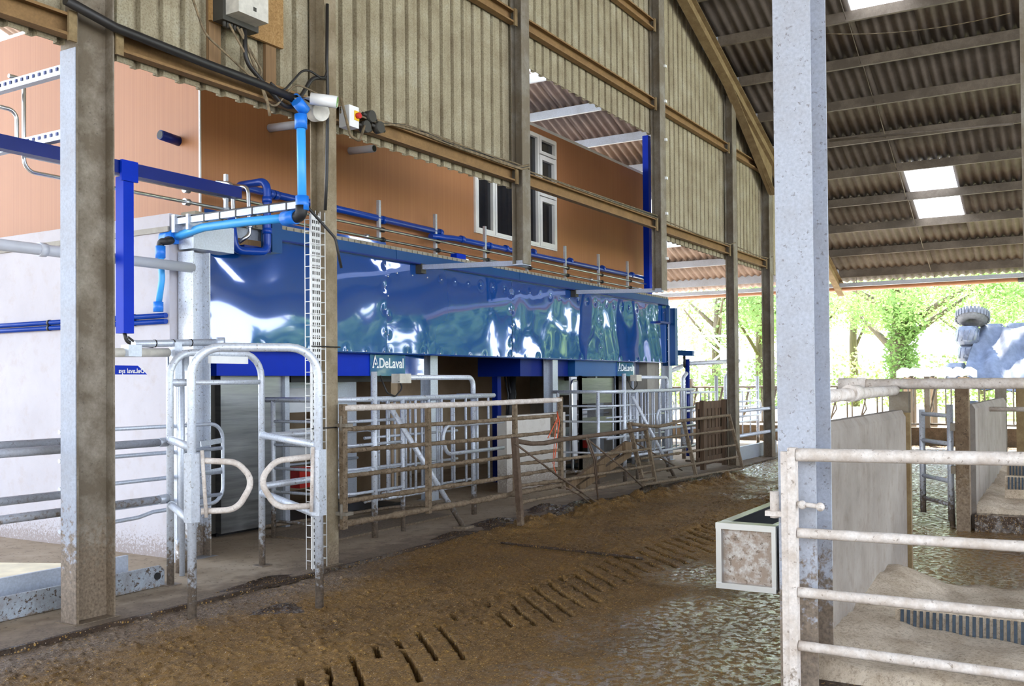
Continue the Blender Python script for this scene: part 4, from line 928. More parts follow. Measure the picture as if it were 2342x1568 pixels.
# stainless gate frame of the far robot
t = Thing('robot_entry_door', 'stainless framed stall opening right of the low splashed wall', 'door')
a, b = PY(1322, 870, 7.57).x, PY(1400, 870, 7.57).x
m = MB(); m.box((a, 7.54, 1.22), (b, 7.57, 1.66)); m.box((a, 7.54, .6), (b, 7.57, .98)); t.part('panel', m, M['brushed'])
m = MB(); m.box((a, 7.53, .05), (b, 7.58, .35)); t.part('kick_plate', m, M['galv_dark'])
for x in (a-.12, b): m = MB(); m.box((x, 7.5, 0), (x+.13, 7.5, 1.7)); t.part('jamb', m, M['galv'])
m = MB(); m.tube([(a, 7.52, 1.12), (b, 7.52, 1.12)], .02, 8); t.part('bar', m, M['galv'])
m = MB(); m.tube([(a-.25, 7.48, 1.62), (a-.4, 7.48, 1.62), (a-.4, 7.48, .1), (a-.25, 7.48, .1)], .025, 8, fil=.1); t.part('pull_loop', m, M['stainless'])
m = MB(); m.box((a-.35, 7.52, .35), (a-.14, 7.56, 1.68)); t.part('side_panel', m, M['white_panel']); t.done()
t = Thing('control_cabinet', 'overhead box coloured navy for its shaded face on a blue post above the low splashed wall', 'box')
m = MB(); m.box((12.85, 7.62, 1.69), (14.42, 8.4, 1.98)); t.part('box', m, M['navy'])  # navy tone puts shade and weak reflection into the colour
m = MB(); m.box((12.95, 8.1, 0), (13.06, 8.2, 1.69)); t.part('post', m, M['navy'])
m = MB()
for k in range(4): m.tube([(13.5+.09*k, 8.3, 1.69), (13.52+.08*k, 8.25, 1.4), (13.45+.05*k, 8.25, 1.0)], .016, 6)
m.tube([(13.75, 8.3, 1.69), (13.45, 8.2, .9)], .06, 10)
t.part('hoses', m, M['black']); t.done()
m = MB(); m.box((11.78, 7.22, 0), (13.56, 7.38, 1.12)); single('low_wall', m, M['low_conc'], 'low pale concrete wall splashed with muck between the two robots', 'wall')
# ================================================================ DRAFTING CAGES
def cage(X0, Y0, L, lab, brace=True):
    t = Thing('drafting_cage', lab, 'cage', 'galvanised drafting cages'); g = M['galv_post']; zt = 1.44
    m = MB(); m.tube([(X0, Y0, .02), (X0, Y0, 1.72)], .033, 12); t.part('main_post', m, g)
    m = MB(); m.tube([(X0-.52, Y0+1.0, zt), (X0-.52, Y0+.2, zt), (X0-.3, Y0, zt), (X0+L, Y0, zt)], .027, 10, fil=.15); t.part('top_rail', m, g)
    m = MB(); m.tube([(X0+.2, Y0, .41), (X0+L, Y0, .41)], .024, 10); t.part('bottom_rail', m, g)
    for k, z in enumerate((1.22, .98, .74, .5, .2)):
        m = MB(); m.tube([(X0-.52, Y0+.9, z), (X0-.52, Y0+.2, z), (X0-.3, Y0, z), (X0+.47, Y0, z)], .016, 8, fil=.15); t.part('side_rail', m, g)
    for x, y in ((X0-.52, Y0+.2), (X0-.52, Y0+.9), (X0+.47, Y0)):
        m = MB(); m.tube([(x, y, .03), (x, y, zt)], .025, 10); t.part('corner_post', m, g)
    x = X0+.21
    while x < X0+L-.05:
        m = MB(); m.tube([(x, Y0, .41), (x, Y0, zt)], .014, 8); t.part('bar', m, g); x += .245
    x = X0+.75
    while x < X0+L: m = MB(); m.tube([(x, Y0+.55, .3), (x, Y0+.55, zt-.03)], .014, 8); t.part('bar', m, g); x += .29
    x = X0+.62
    while x < X0+L-.1: m = MB(); m.tube([(x, Y0+.3, .41), (x, Y0+.3, zt-.03)], .013, 8); t.part('bar', m, g); x += .3
    for z in (zt-.03, .41): m = MB(); m.tube([(X0+.5, Y0+.3, z), (X0+L, Y0+.3, z)], .016, 8); t.part('back_rail', m, g)
    for z in (zt-.03, .3, 1.0, .65): m = MB(); m.tube([(X0+.5, Y0+.55, z), (X0+L, Y0+.55, z)], .016, 8); t.part('back_rail', m, g)
    m = MB(); m.tube([(X0+L, Y0, zt), (X0+L, Y0+.55, zt)], .024, 8); m.tube([(X0+L, Y0, .41), (X0+L, Y0+.55, .3)], .02, 8); t.part('end_rail', m, g)
    m = MB(); m.tube([(X0+1.93, Y0+.06, 0.02), (X0+1.93, Y0+.06, zt)], .033, 12); t.part('foot_post', m, g)
    m = MB(); m.tube([(X0+.45, Y0-.02, 1.66), (X0+1.93, Y0+.06, 1.66), (X0+1.93, Y0+.06, zt)], .03, 10, fil=.16); t.part('hoop', m, g)
    m = MB(); m.box((X0+.35, Y0-.06, 1.6), (X0+.55, Y0+.05, 1.7)); t.part('actuator_box', m, M['grey_plastic'])
    m = MB(); m.tube([(X0+.1, Y0, 1.68), (X0+.15, Y0-.05, 1.5), (X0+.3, Y0-.04, 1.46), (X0+.42, Y0-.05, 1.55), (X0+.35, Y0-.05, 1.62)], .009, 6, fil=.05); t.part('loose_cable', m, M['cable_black'])
    m = MB(); m.tube([(X0+.18, Y0-.06, 1.36), (X0+.96, Y0-.44, .04)], .028, 10); t.part('brace', m, g)
    m = MB(); m.box((X0+.88, Y0-.52, .025), (X0+1.05, Y0-.36, .05)); t.part('brace_foot', m, M['galv_dark'])
    m = MB(); m.tube([(X0+L+.05, Y0-.1, 1.12), (X0+1.15, Y0-.1, 1.12), (X0+1.05, Y0-.1, 1.0), (X0+1.15, Y0-.1, .8), (X0+L+.05, Y0-.1, .8)], .022, 10, fil=.12); t.part('push_loop', m, g)
    m = MB(); m.tube([(X0-.4, Y0+1.2, .1), (X0+1.5, Y0+1.0, .1), (X0+2.2, Y0+.6, .1)], .02, 8); m.box((X0-.5, Y0+.2, .025), (X0+1.7, Y0+1.1, .045)); t.part('floor_frame', m, M['galv_dark'])
    return t.done()
cage(7.77, 6.35, 2.3, 'galvanised drafting cage with curved end behind the brown five rail gate')
cage(13.93, 6.37, 3.05, 'farther galvanised drafting cage behind the leaning gates')
# ================================================================ ENTRY HOOPS
hb = (V((5.16, 6.28, 0)), V((6.10, 6.24, 0))); hf = (V((4.56, 5.33, 0)), V((5.235, 4.79, 0))); zt = 1.86
def hoop(a, b, r, lab):
    t = Thing('entry_hoop', lab, 'hoop', 'galvanised entry hoops'); m = MB(); z0 = .02 if a.y > KERB else .0
    m.tube([(a.x, a.y, z0), (a.x, a.y, zt), (b.x, b.y, zt), (b.x, b.y, z0)], r, 14, fil=.2); t.part('hoop', m, M['galv_post']); return t
t = hoop(hf[0], hf[1], .031, 'front tall rounded hoop standing in the muck with two D shaped flaps')
for i, (post, s) in enumerate(((hf[0], 1), (hf[1], -1))):
    d = (hf[1]-hf[0]).normalized()*s; zc = .93
    m = MB(); a = post+d*.06
    P = [(a.x, a.y, zc+.15), *[tuple(a+d*(.24)+V((0, 0, zc+.13)))], *[tuple(a+d*.355+V((0, 0, zc+.0)))], *[tuple(a+d*.24+V((0, 0, zc-.2)))], (a.x, a.y, zc-.2)]
    m.tube(P, .022, 10, fil=.13); t.part('flap', m, M['rail_white'])
    m = MB(); m.box((post.x-.037, post.y-.037, zc-.27), (post.x+.037, post.y+.037, zc+.2)); t.part('sleeve', m, M['galv_post'])
    m = MB(); m.tube([post+d*.055+V((0, -.02, zc+.22)), post+d*.075+V((0, -.03, zc-.24))], .013, 8); t.part('hinge_pin', m, M['rail_white'])
t.done()
t = hoop(hb[0], hb[1], .029, 'rear rounded hoop on the concrete pad with a white sensor bar')
m = MB(); c = (hb[0]+hb[1])/2; m.box((c.x-.12, c.y-.06, 1.775), (c.x+.28, c.y-.02, 1.835)); t.part('sensor_bar', m, M['white_plastic'])
m = MB(); m.tube([(hb[0].x+.2, hb[0].y, 1.62), (hb[1].x-.03, hb[1].y, 1.62)], .022, 10); m.tube([(hb[0].x, hb[0].y, 1.62), (hb[0].x+.2, hb[0].y, 1.62)], .03, 10); t.part('cross_bar', m, M['galv_post'])
for p in hb: m = MB(); m.box((p.x-.06, p.y-.06, .025), (p.x+.06, p.y+.06, .035)); t.part('foot_plate', m, M['galv_post'])
t.done()
for i, (a, b, z1, z2, lab) in enumerate(((hb[1], hf[1], 1.16, 1.16, 'upper slanting rail joining the right hand posts of the two hoops'), (hb[1], hf[1], .66, .66, 'lower slanting rail joining the right hand posts of the two hoops'), (hb[0], hf[0], 1.17, 1.17, 'upper slanting rail joining the left hand posts of the two hoops'), (hb[0], hf[0], .66, .66, 'lower slanting rail joining the left hand posts of the two hoops'))):
    m = MB(); d = (b-a).normalized()*.03; m.tube([a+d+V((0, 0, z1)), b-d+V((0, 0, z2))], .029, 12); t = Thing('guide_rail', 'galvanised '+lab, 'rail', 'slanting guide rails'); t.part('tube', m, M['galv_post'])
    m = MB(); m.tube([a+d+V((0, 0, z1)), a+d*3+V((0, 0, z1))], .034, 12); t.part('socket', m, M['galv_post']); t.done()
for (p0, p1, x0, x1, y, lab) in (((612, 998), (856, 978), 6.13, 7.74, 6.28, 'upper straight rail from the rear hoop to the drafting cage'), ((612, 1105), (856, 1080), 6.13, 7.74, 6.28, 'lower straight rail from the rear hoop to the drafting cage')):
    a, b = PY(*p0, y), PY(*p1, y); z = (a.z+b.z)/2; m = MB(); m.tube([(x0, 6.25, z), (x1, 6.34, z)], .03, 12); t = Thing('guide_rail', 'galvanised '+lab, 'rail', 'straight guide rails'); t.part('tube', m, M['galv_post'])
    m = MB(); m.tube([(x1-.07, 6.335, z), (x1+.0, 6.34, z)], .035, 12); t.part('socket', m, M['galv_post']); t.done()
for (px, py, qx, qy, y, x1, lab) in ((0, 1038, 384, 1009, 6.28, 5.13, 'upper thick rail running left from the rear hoop'), (0, 1190, 384, 1138, 6.28, 5.13, 'lower thick rail running left from the rear hoop'), (0, 1019, 143, 1010, 6.62, 4.75, 'upper thick rail farther back at the far left'), (0, 1146, 143, 1132, 6.62, 4.75, 'lower thick rail farther back at the far left')):
    a, b = PY(px, py, y), PY(qx, qy, y); z = (a.z+b.z)/2; m = MB(); m.tube([(2.6, y, z), (x1, y, z)], .031, 12); t = Thing('guide_rail', 'galvanised '+lab, 'rail', 'rails at the far left'); t.part('tube', m, M['galv_big'])
    m = MB(); m.tube([(x1-.08, y, z), (x1+.0, y, z)], .036, 12); t.part('socket', m, M['galv']); t.done()
# sorting gate with rounded end behind the rear hoop
t = Thing('sorting_gate', 'light galvanised sorting gate with rounded end beside the white wall', 'gate'); y = 6.72
zs = [PY(300, v, y).z for v in (979, 1041, 1101, 1157)]; xr = PY(510, 1050, y).x; zq = PY(510, 985, y).z; zl = PY(490, 1150, y).z
m = MB(); m.tube([(4.5, y, zs[0]), (xr, y, zs[0]), (xr, y, zl), (xr-.75, y, zl), (xr-.9, y, zs[3]-.1), (4.5, y, zs[3]-.12)], .017, 10, fil=.14); t.part('outer_loop', m, M['galv'])
for z in zs[1:]: m = MB(); m.tube([(4.5, y, z), (xr-.02, y, z)], .017, 8); t.part('rail', m, M['galv'])
m = MB(); m.bar((xr-.25, y, zs[1]+.05), (xr, y, zs[1]+.07), .012, .045); m.bar((xr-.25, y, zs[2]), (xr, y, zs[2]+.02), .012, .045); t.part('flat', m, M['galv'])
m = MB(); x = PY(402, 1000, y).x; m.box((x-.03, y-.05, .1), (x+.03, y+.0, 1.72)); m.tube([(x-.02, y-.09, .1), (x-.02, y-.09, 1.75)], .03, 10); t.part('hinge_post', m, M['galv'])
m = MB(); m.tube([(x-.02, y-.09, .025), (x-.02, y-.09, .3)], .05, 12); t.part('post_foot', m, M['galv_post'])
t.done()
# gate opener over the hoops
t = Thing('gate_opener', 'pneumatic gate opener arm over the white wall with a small blue sticker', 'gate opener'); y = 6.45
a, b = PY(305, 786, y), PY(508, 782, y); m = MB(); m.tube([a, b], .03, 10); t.part('air_tube', m, M['galv']); c = PY(415, 800, y+.05); m = MB(); m.tube([(c.x, y+.05, .025), (c.x, y+.05, c.z)], .022, 8); t.part('support_post', m, M['galv'])
m = MB()
for k in range(3): c = a.lerp(b, .22+.2*k); m.tube([c-V((.005, 0, 0)), c+V((.005, 0, 0))], .033, 10)
t.part('tie', m, M['cable_black'])
a = PY(255, 806, y); b = PY(385, 806, y); m = MB(); m.tube([a, b], .035, 12); t.part('cylinder', m, M['grey_plastic'])
m = MB(); c = PY(303, 800, y-.05); m.box((c.x-.05, y-.07, c.z-.05), (c.x+.07, y+.02, c.z+.04)); c = PY(400, 800, y); m.box((c.x-.04, y-.05, c.z-.3), (c.x+.03, y+.02, c.z+.06)); c = PY(420, 830, y); m.box((c.x-.12, y+.05, c.z-.06), (c.x+.1, y+.07, c.z+.1)); t.part('bracket', m, M['galv'])
a = PY(262, 850, y); b = PY(335, 836, y); q = PY(318, 837, y); pl = MB(); pl.prism([(a.x-.3, y-.01, a.z-.02), (b.x, y-.01, a.z-.02), (q.x-.02, y-.01, b.z), (a.x-.3, y-.01, b.z)], (0, .01, 0)); sp = t.part('sticker', pl, M['blue'], None, 'blue sticker with mirrored white lettering')
w, wid = text_mb('DeLaval sys', .05, (b.x-.03, y-.012, a.z-.008), (1, 0, 0), (0, 0, 1), .002, .001, True); t.part('lettering', w, M['white_plastic'], sp)
m = MB(); a = PY(292, 770, y); m.tube([a, a+V((.1, 0, -.06)), a+V((.35, 0, -.05)), a+V((.5, 0, -.07))], .009, 6, fil=.05); t.part('cable', m, M['cable_black'])
c = PY(500, 783, y); m = MB(); m.tube([c+V((-.02, 0, 0)), c+V((.02, -.05, 0))], .045, 10); t.part('end_joint', m, M['galv']); t.done()
# steel trough edge at the far left
t = Thing('foot_bath', 'long grey steel foot bath tray on the pad at the far left', 'tray')
m = MB(); m.prism([(2.6, 6.3, .03), (5.12, 6.3, .03), (5.12, 6.3, .15), (5.08, 6.3, .19), (2.6, 6.3, .19)], (0, .03, 0)); t.part('front_plate', m, M['bath'])
m = MB(); m.box((2.6, 6.58, .03), (5.0, 6.61, .26)); t.part('rear_plate', m, M['galv'])
m = MB(); m.box((2.6, 6.33, .03), (5.05, 6.58, .06)); t.part('tray', m, M['galv'])
c = PY(361, 1317, 6.29); m = MB(); m.disc((c.x, 6.3, c.z), (0, -1, 0), .028, .012, 14); t.part('end_cap', m, M['black'])
t.done()
m = MB(); m.prism([(2.4, 6.63, .026), (4.6, 6.63, .026), (5.4, 7.6, .026), (4.6, 9.3, .026), (2.4, 9.6, .026)], (0, 0, .012)); single('sunlit_patch', m, plain('sunlit_floor_tone', 'f2e6c8', .9, 0, .1, 4), 'pale yellow patch painting sunlight on the floor behind the foot bath', 'sunlit patch', kind='stuff')  # thin pale sheet stands in for sunlight on the floor
# ================================================================ FIELD GATES
gA, gB = V((6.5, 5.66, 0)), V((10.2, 5.5, 0)); t = Thing('field_gate', 'muck splashed brown gate with six rails hinged on the second post', 'gate', 'field gates')
zr = [.375, .57, .79, 1.01, 1.2, 1.385]
for k, z in enumerate(zr):
    m = MB(); m.crust([gA+V((0, 0, z)), gA.lerp(gB, .5)+V((0, 0, z-.01)), gB+V((0, 0, z))], .03 if k in (0, 5) else .022, .05 if k == 5 else .2-.025*k); t.part('rail', m, M['rail_white' if k == 5 else 'muck_rail'])
for f in (0, .32, .735, 1):
    c = gA.lerp(gB, f); m = MB(); w = .03 if f in (0, 1) else .024; m.bar(c+V((0, 0, .33)), c+V((0, 0, 1.42 if f in (0, 1) else 1.36)), w*2, .045, up=(0, 1, 0)); t.part('stile', m, M['muck_rail'])
for z in (.45, 1.22): m = MB(); m.box((6.46, 5.6, z), (6.56, 5.72, z+.03)); m.tube([(6.47, 5.66, z-.03), (6.47, 5.66, z+.1)], .016, 8); t.part('hinge', m, M['galv_dark'])
c = gA.lerp(gB, .955); m = MB(); m.box((c.x-.03, c.y-.03, .95), (c.x+.02, c.y+.02, 1.22)); m.tube([c+V((-.05, -.03, 1.13)), c+V((.18, -.03, 1.13))], .012, 8); t.part('latch', m, M['muck_rail']); t.done()
m = MB(); c = V((10.02, 5.46, 0)); m.tube([c+V((-.2, 0, .95)), c+V((0, -.02, 1.17)), c+V((.03, 0, 1.25)), c+V((.05, -.02, 1.13)), c+V((-.02, -.02, .9)), c+V((-.1, -.02, .62)), c+V((-.03, -.02, .5))], .006, 6)
m.tube([c+V((.0, -.03, 1.2)), c+V((-.08, -.03, 1.0)), c+V((-.14, -.03, .65))], .005, 6); single('baler_twine', m, M['twine'], 'orange baler twine dangling from the brown gate latch', 'twine')
# dark bent gate leaning beside it
Yg = 5.42
def P2(px, py, y=Yg): return PY(px, py, y)
t = Thing('field_gate', 'dark rusty bent gate with crossed rods leaning in front of the low wall', 'gate', 'field gates'); post = P2(1190, 1200)
fl = lambda px, py, dy: PY(px, py, Yg+dy)
tops = [[(1176, 1007), (1215, 1014), (1245, 1013), (1284, 1005), (1479, 980)], [(1181, 1061), (1284, 1050), (1484, 1026)], [(1184, 1111), (1284, 1098), (1489, 1064)], [(1187, 1149), (1300, 1128), (1496, 1093)]]
for k, L in enumerate(tops):
    m = MB(); m.crust([P2(*p) for p in L], .027 if k == 0 else .02, .03 if k == 0 else .1+.07*k); t.part('rail', m, M['bare_rail' if k == 0 else 'muck_rail'])
a, b = P2(1177, 1000), P2(1191, 1200); b.z = max(b.z, .0); m = MB(); m.bar(a, b, .06, .06, up=(0, 1, 0)); t.part('end_post', m, M['bare_rail'])
m = MB(); m.bar(P2(1476, 978), P2(1499, 1099), .045, .045, up=(0, 1, 0)); t.part('end_post', m, M['muck_rail'])
y2 = Yg-.03
for L in ([(1176, 1012), (1276, 1087), (1330, 1125), (1378, 1166)], [(1180, 1016), (1230, 1052), (1284, 1095)], [(1340, 1001), (1430, 1074), (1472, 1115)], [(1340, 1001), (1358, 1050), (1368, 1140)], [(1345, 1003), (1362, 1050), (1366, 1100)], [(1290, 1112), (1320, 1128), (1350, 1150)]):
    m = MB(); pp = [PY(*p, y2) for p in L]
    for p in pp: p.z = max(p.z, .02)
    m.tube(pp, .011, 8); t.part('brace_rod', m, M['bare_rail'])
t.done()
# third gate, leaning back
def P3(px, py, zt=True): return None
t = Thing('field_gate', 'brown galvanised gate leaning back against the pallet', 'gate', 'field gates'); gb = [PY(1471, 1108, 5.5), PY(1696, 1083, 5.35)]
def lean(px, py):
    q = PY(px, py, 5.45); f = max(0, min(1.1, q.z)); return PY(px, py, 5.42+.3*f)
for L, r in (([(1443, 969), (1475, 973), (1504, 975), (1530, 970), (1556, 962), (1668, 949)], .026), ([(1453, 1008), (1676, 982)], .02), ([(1463, 1049), (1681, 1017)], .02), ([(1467, 1081), (1687, 1044)], .02), ([(1471, 1108), (1696, 1071)], .024)):
    pp = []
    for i in range(len(L)-1):
        for k in range(6): f = k/6; pp.append(lean(L[i][0]*(1-f)+L[i+1][0]*f, L[i][1]*(1-f)+L[i+1][1]*f))
    pp.append(lean(*L[-1])); m = MB(); m.crust(pp, r, .06 if L[0][1] < 1000 else .2); t.part('rail', m, M['muck_rail'])
for a, b in (((1438, 966), (1473, 1112)), ((1563, 960), (1592, 1088)), ((1667, 947), (1699, 1090))):
    p, q = lean(*a), lean(*b); q.z = max(q.z, .03); m = MB(); m.bar(p, q, .05, .05, up=(0, 1, 0)); t.part('stile', m, M['muck_rail'])
m = MB(); m.tube([lean(1450, 1010), lean(1560, 1075)], .012, 8); t.part('brace_rod', m, M['bare_rail'])
t.done()
# pallet
t = Thing('pallet', 'muddy wooden pallet stood upright beside the last field gate', 'pallet'); y = 6.0; x0, x1 = PY(1593, 1000, y).x, PY(1660, 1000, y).x; n = 8; w = (x1-x0)/n
for k in range(n): m = MB(); m.box((x0+k*w+.02, y, .1), (x0+(k+1)*w-.02, y+.02, 1.22)); t.part('slat', m, M['pallet'])
for z in (.12, .62, 1.1): m = MB(); m.box((x0, y-.022, z), (x1, y-.002, z+.13)); t.part('cross_board', m, M['pallet'])
for x in (x0+.1, x1-.3): m = MB(); m.box((x, y-.1, .04), (x+.1, y-.022, 1.25)); t.part('runner', m, M['pallet'])
t.done()
# plank frame
t = Thing('plank_frame', 'weathered two plank timber frame lying slanted through the bent gate', 'timber'); y = 5.62
for a, b in (((1298, 1112), (1434, 1015)), ((1322, 1116), (1440, 1036))):
    p, q = PY(*a, y), PY(*b, y); p.z = max(p.z, .05); m = MB(); m.bar(p, q, .05, .09); t.part('plank', m, M['plank'])
for a in ((1372, 1075), (1432, 1022)): c = PY(*a, y-.03); m = MB(); m.box((c.x-.11, y-.07, c.z-.09), (c.x+.1, y-.03, c.z+.07)); t.part('end_board', m, M['plank'])
t.done()
# muck heaps and scraper line
def heap(c, rx, ry, h, seed, lab):
    n, k = 30, 12; r = random.Random(seed); m = MB(); vs = [(c[0], c[1], c[2]+h)]
    for i in range(1, k+1):
        f = i/k
        for j in range(n):
            a = 2*math.pi*j/n; e = 1+.25*math.sin(3*a+seed)+.12*math.sin(7*a); z = h*(math.cos(f*math.pi)*.5+.5)*(1+r.uniform(-.35, .35))
            vs.append((c[0]+rx*f*e*math.cos(a), c[1]+ry*f*e*math.sin(a), c[2]+z*(1-(f == 1))-.004*(f == 1)))
    fs = [(0, 1+j, 1+(j+1) % n) for j in range(n)]
    for i in range(k-1):
        for j in range(n): fs.append((1+i*n+j, 1+(i+1)*n+j, 1+(i+1)*n+(j+1) % n, 1+i*n+(j+1) % n))
    m.add(vs, fs, True); single('muck_heap', m, M['muck_dry'], lab, 'muck', kind='stuff')
heap((9.2, 5.8, .02), .5, .2, .05, 2, 'dark muck lying by the end post of the bent gate'); heap((10.5, 5.9, .02), .5, .18, .06, 3, 'crumbly muck heap inside the bent gate')
heap((8.3, 5.75, .02), .45, .14, .03, 4, 'muck smear at the foot of the cage brace'); heap((5.6, 5.72, .02), .5, .16, .03, 5, 'muck smear between the hoops and the second post')
heap((5.05, 5.0, -.01), .3, .22, .035, 6, 'muck gathered round the feet of the front hoop')
m = MB(); a, b = PZ(1146, 1241, .02), PZ(1470, 1277, .02); m.tube([a, a.lerp(b, .5)+V((0, 0, .005)), b], .012, 8); single('scraper_rope', m, M['muck_dry'], 'thin muck covered scraper rope lying across the alley', 'rope')

heap((10.9, 5.62, .02), 1.1, .14, .07, 8, 'dark muck banked along the foot of the bent gate'); heap((13.0, 5.55, .0), 1.0, .16, .09, 9, 'dark muck banked where the two bent gates meet'); heap((15.2, 5.35, .0), 1.1, .16, .08, 10, 'dark muck banked along the foot of the leaning gate')
# ================================================================ STALLS AT RIGHT
def wallp(x0, x1, y0, y1, zt, lab, cat='partition'):
    m = MB(); n = 8; pr = [(x0, y0, -.02), (x0, y1, -.02), (x0, y1, zt-.05), (x0, y1-.03, zt), (x0, y0+.03, zt), (x0, y0, zt-.05)]; m.prism(pr, (x1-x0, 0, 0)); return m
t = Thing('stall_partition', 'tall stained concrete stall wall behind the foreground column', 'partition', 'stall partitions'); t.part('slab', wallp(5.19, 7.95, 1.27, 1.39, 1.36, ''), M['stall_conc'])
m = MB(); m.box((7.93, 1.24, 0), (7.965, 1.42, 1.34)); t.part('edge_strip', m, M['dust_steel'])
m = MB(); m.ibeam((8.05, 1.33, 0), (8.05, 1.33, 1.5), (0, 1, 0), .14, .14); t.part('end_post', m, M['galv_dark']); t.done()
t = Thing('stall_partition', 'farther stained concrete stall wall behind the brown stall post', 'partition', 'stall partitions'); t.part('slab', wallp(11.4, 15.4, 1.13, 1.25, 1.32, ''), M['stall_conc'])
m = MB(); m.ibeam((15.5, 1.2, 0), (15.5, 1.2, 1.55), (0, 1, 0), .14, .14); t.part('end_post', m, M['galv_dark']); t.done()
t = Thing('stall_partition', 'farthest stall wall beside the right edge of the photo', 'partition', 'stall partitions'); t.part('slab', wallp(18.6, 22.2, 1.05, 1.17, 1.32, ''), M['stall_conc'])
m = MB(); m.ibeam((18.5, 1.12, 0), (18.5, 1.12, 1.55), (0, 1, 0), .16, .14); t.part('end_post', m, M['dust_steel']); t.done()
t = Thing('stall_post', 'brown muck covered stall post left of the farther stall wall', 'post'); m = MB(); m.box((11.15, 1.17, 0), (11.3, 1.3, 1.5)); t.part('post', m, galv('mucky_post', '7d6a52', '57432e', .6, (-.2, 1.4), 0, .85, .8, 7))
m = MB(); m.box((11.1, 1.3, .6), (11.2, 1.34, .68)); m.box((11.1, 1.3, 1.05), (11.2, 1.34, 1.13)); t.part('hinge_bracket', m, M['galv_dark']); t.done()
t = Thing('neck_rail', 'thick pale pipe rail across the stalls with a sleeved end', 'rail'); m = MB(); m.tube([(8.05, 1.72, 1.56), (8.0, -3.0, 1.56)], .042, 14); t.part('pipe', m, M['rail_white'])
m = MB(); m.tube([(8.05, 1.79, 1.56), (8.05, 1.58, 1.56)], .052, 14); t.part('sleeve', m, M['rail_white']); t.done()
t = Thing('head_rail', 'pale pipe rail capping the nearest stall wall, with a clamp', 'rail'); a = V((5.18, 1.36, 1.5)); b = V((8.0, 1.36, 1.51)); m = MB(); m.tube([a, b], .04, 14); t.part('pipe', m, M['rail_white'])
c = PY(1950, 899, 1.36); m = MB(); m.tube([c-V((.12, 0, 0)), c+V((.12, 0, 0))], .055, 14); t.part('clamp', m, M['rail_white']); t.done()
t = Thing('pen_gate', 'narrow galvanised pen gate hung in the cross passage', 'gate'); gp = (V((12.6, 1.84, 0)), V((11.28, 1.36, 0)))
ga, gb2 = PZ(2112, 1165, .0), PZ(2172, 1165, .0); ga = V((12.5, 1.83, 0)); gb2 = V((12.4, 1.51, 0))
ga, gb2 = V((11.9, PX(2110, 1050, 11.9).y, 0)), V((11.3, PX(2174, 1050, 11.3).y, 0))
for i, p in enumerate((ga, gb2)): m = MB(); m.tube([p+V((0, 0, .08)), p+V((0, 0, 1.25 if i == 0 else 1.32))], .033, 10); t.part('stile', m, M['galv_post'])
for z in (.25, .5, .9, 1.2): m = MB(); m.tube([ga+V((0, 0, z)), gb2+V((0, 0, z))], .024, 8); t.part('rail', m, M['galv_post'])
m = MB(); m.tube([gb2+V((.05, 0, .4)), gb2+V((.1, 0, .0))], .03, 8); t.part('latch', m, M['galv_dark']); t.done()
m = MB(); a = PX(2262, 935, 13.0); m.tube([a, V((13.0, -2, a.z))], .03, 10); t = Thing('stall_rail', 'slim pale rail hooked to the farther stall wall', 'rail'); t.part('pipe', m, M['rail_white']); m = MB(); m.tube([a+V((0, 0, .03)), a+V((.0, .04, -.05)), a+V((0, .06, -.13))], .012, 6); t.part('hook', m, M['dust_steel']); t.done()
def bed(x0, x1, y0, y1, zf, zb, seed, lab):
    nx, ny = int((x1-x0)/.06), int((y1-y0)/.06); r = random.Random(seed); m = MB()
    xs = np.linspace(x0, x1, nx+1); ys = np.linspace(y0, y1, ny+1); Xg, Yg = np.meshgrid(xs, ys, indexing='ij')
    Z = zf+(zb-zf)*(Xg-x0)/(x1-x0)+.05*fbm(Xg, Yg, 1.5, 4, seed)+.03*fbm(Xg, Yg, 7, 3, seed+9)
    Z += .07*np.exp(-((Yg-y1)/.25)**2)
    Z = np.where((Xg <= x0+.01) | (Xg >= x1-.01), .0, Z)
    vs = [(Xg[a, b], Yg[a, b], Z[a, b]) for a in range(nx+1) for b in range(ny+1)]; q = lambda a, b: a*(ny+1)+b
    m.add(vs, [(q(a, b), q(a+1, b), q(a+1, b+1), q(a, b+1)) for a in range(nx) for b in range(ny)], True); return m
single('sawdust_bed', bed(4.98, 7.2, -3.2, 1.27, .12, .24, 3, ''), M['sawdust'], 'pale sawdust bed just behind the foreground gate', 'bedding', kind='stuff')
single('sawdust_bed', bed(11.35, 15.4, -3.2, 1.13, .18, .34, 5, ''), M['sawdust'], 'deep pale sawdust bed beyond the cross passage', 'bedding', kind='stuff')
m = MB(); m.box((4.72, -3.2, -.1), (5.0, 1.27, .09)); single('bed_kerb', m, M['muck_dry'], 'muck caked concrete kerb under the foreground gate', 'kerb')
m = MB(); m.box((11.2, -3.2, -.1), (11.4, 1.13, .17)); single('bed_kerb', m, M['muck_dry'], 'low kerb in front of the farther sawdust bed', 'kerb')
for (x, y1, z0, z1, s, lab) in ((5.9, 1.02, .13, .29, .05, 'ribbed dark rubber strip half buried in the near sawdust'), (11.95, .9, .38, .52, .06, 'ribbed dark rubber strip in the farther sawdust bed'), (12.9, .95, .45, .58, .07, 'second ribbed rubber strip deeper in the farther bed')):
    t = Thing('rubber_strip', lab, 'mat', 'ribbed rubber strips'); m = MB(); m.prism([(x, -3, z0-.1), (x, y1, z0-.1), (x+.03, y1, z1), (x+.03, -3, z1)], (.04, 0, 0)); b = t.part('strip', m, M['sawdust'])
    m = MB(); y = y1-.03
    while y > -1.2: m.prism([(x-.012, y, z0), (x-.012, y-.016, z0), (x+.018, y-.016, z1-.01), (x+.018, y, z1-.01)], (.016, 0, 0)); y -= .034
    t.part('ribs', m, M['mat'], b); t.done()
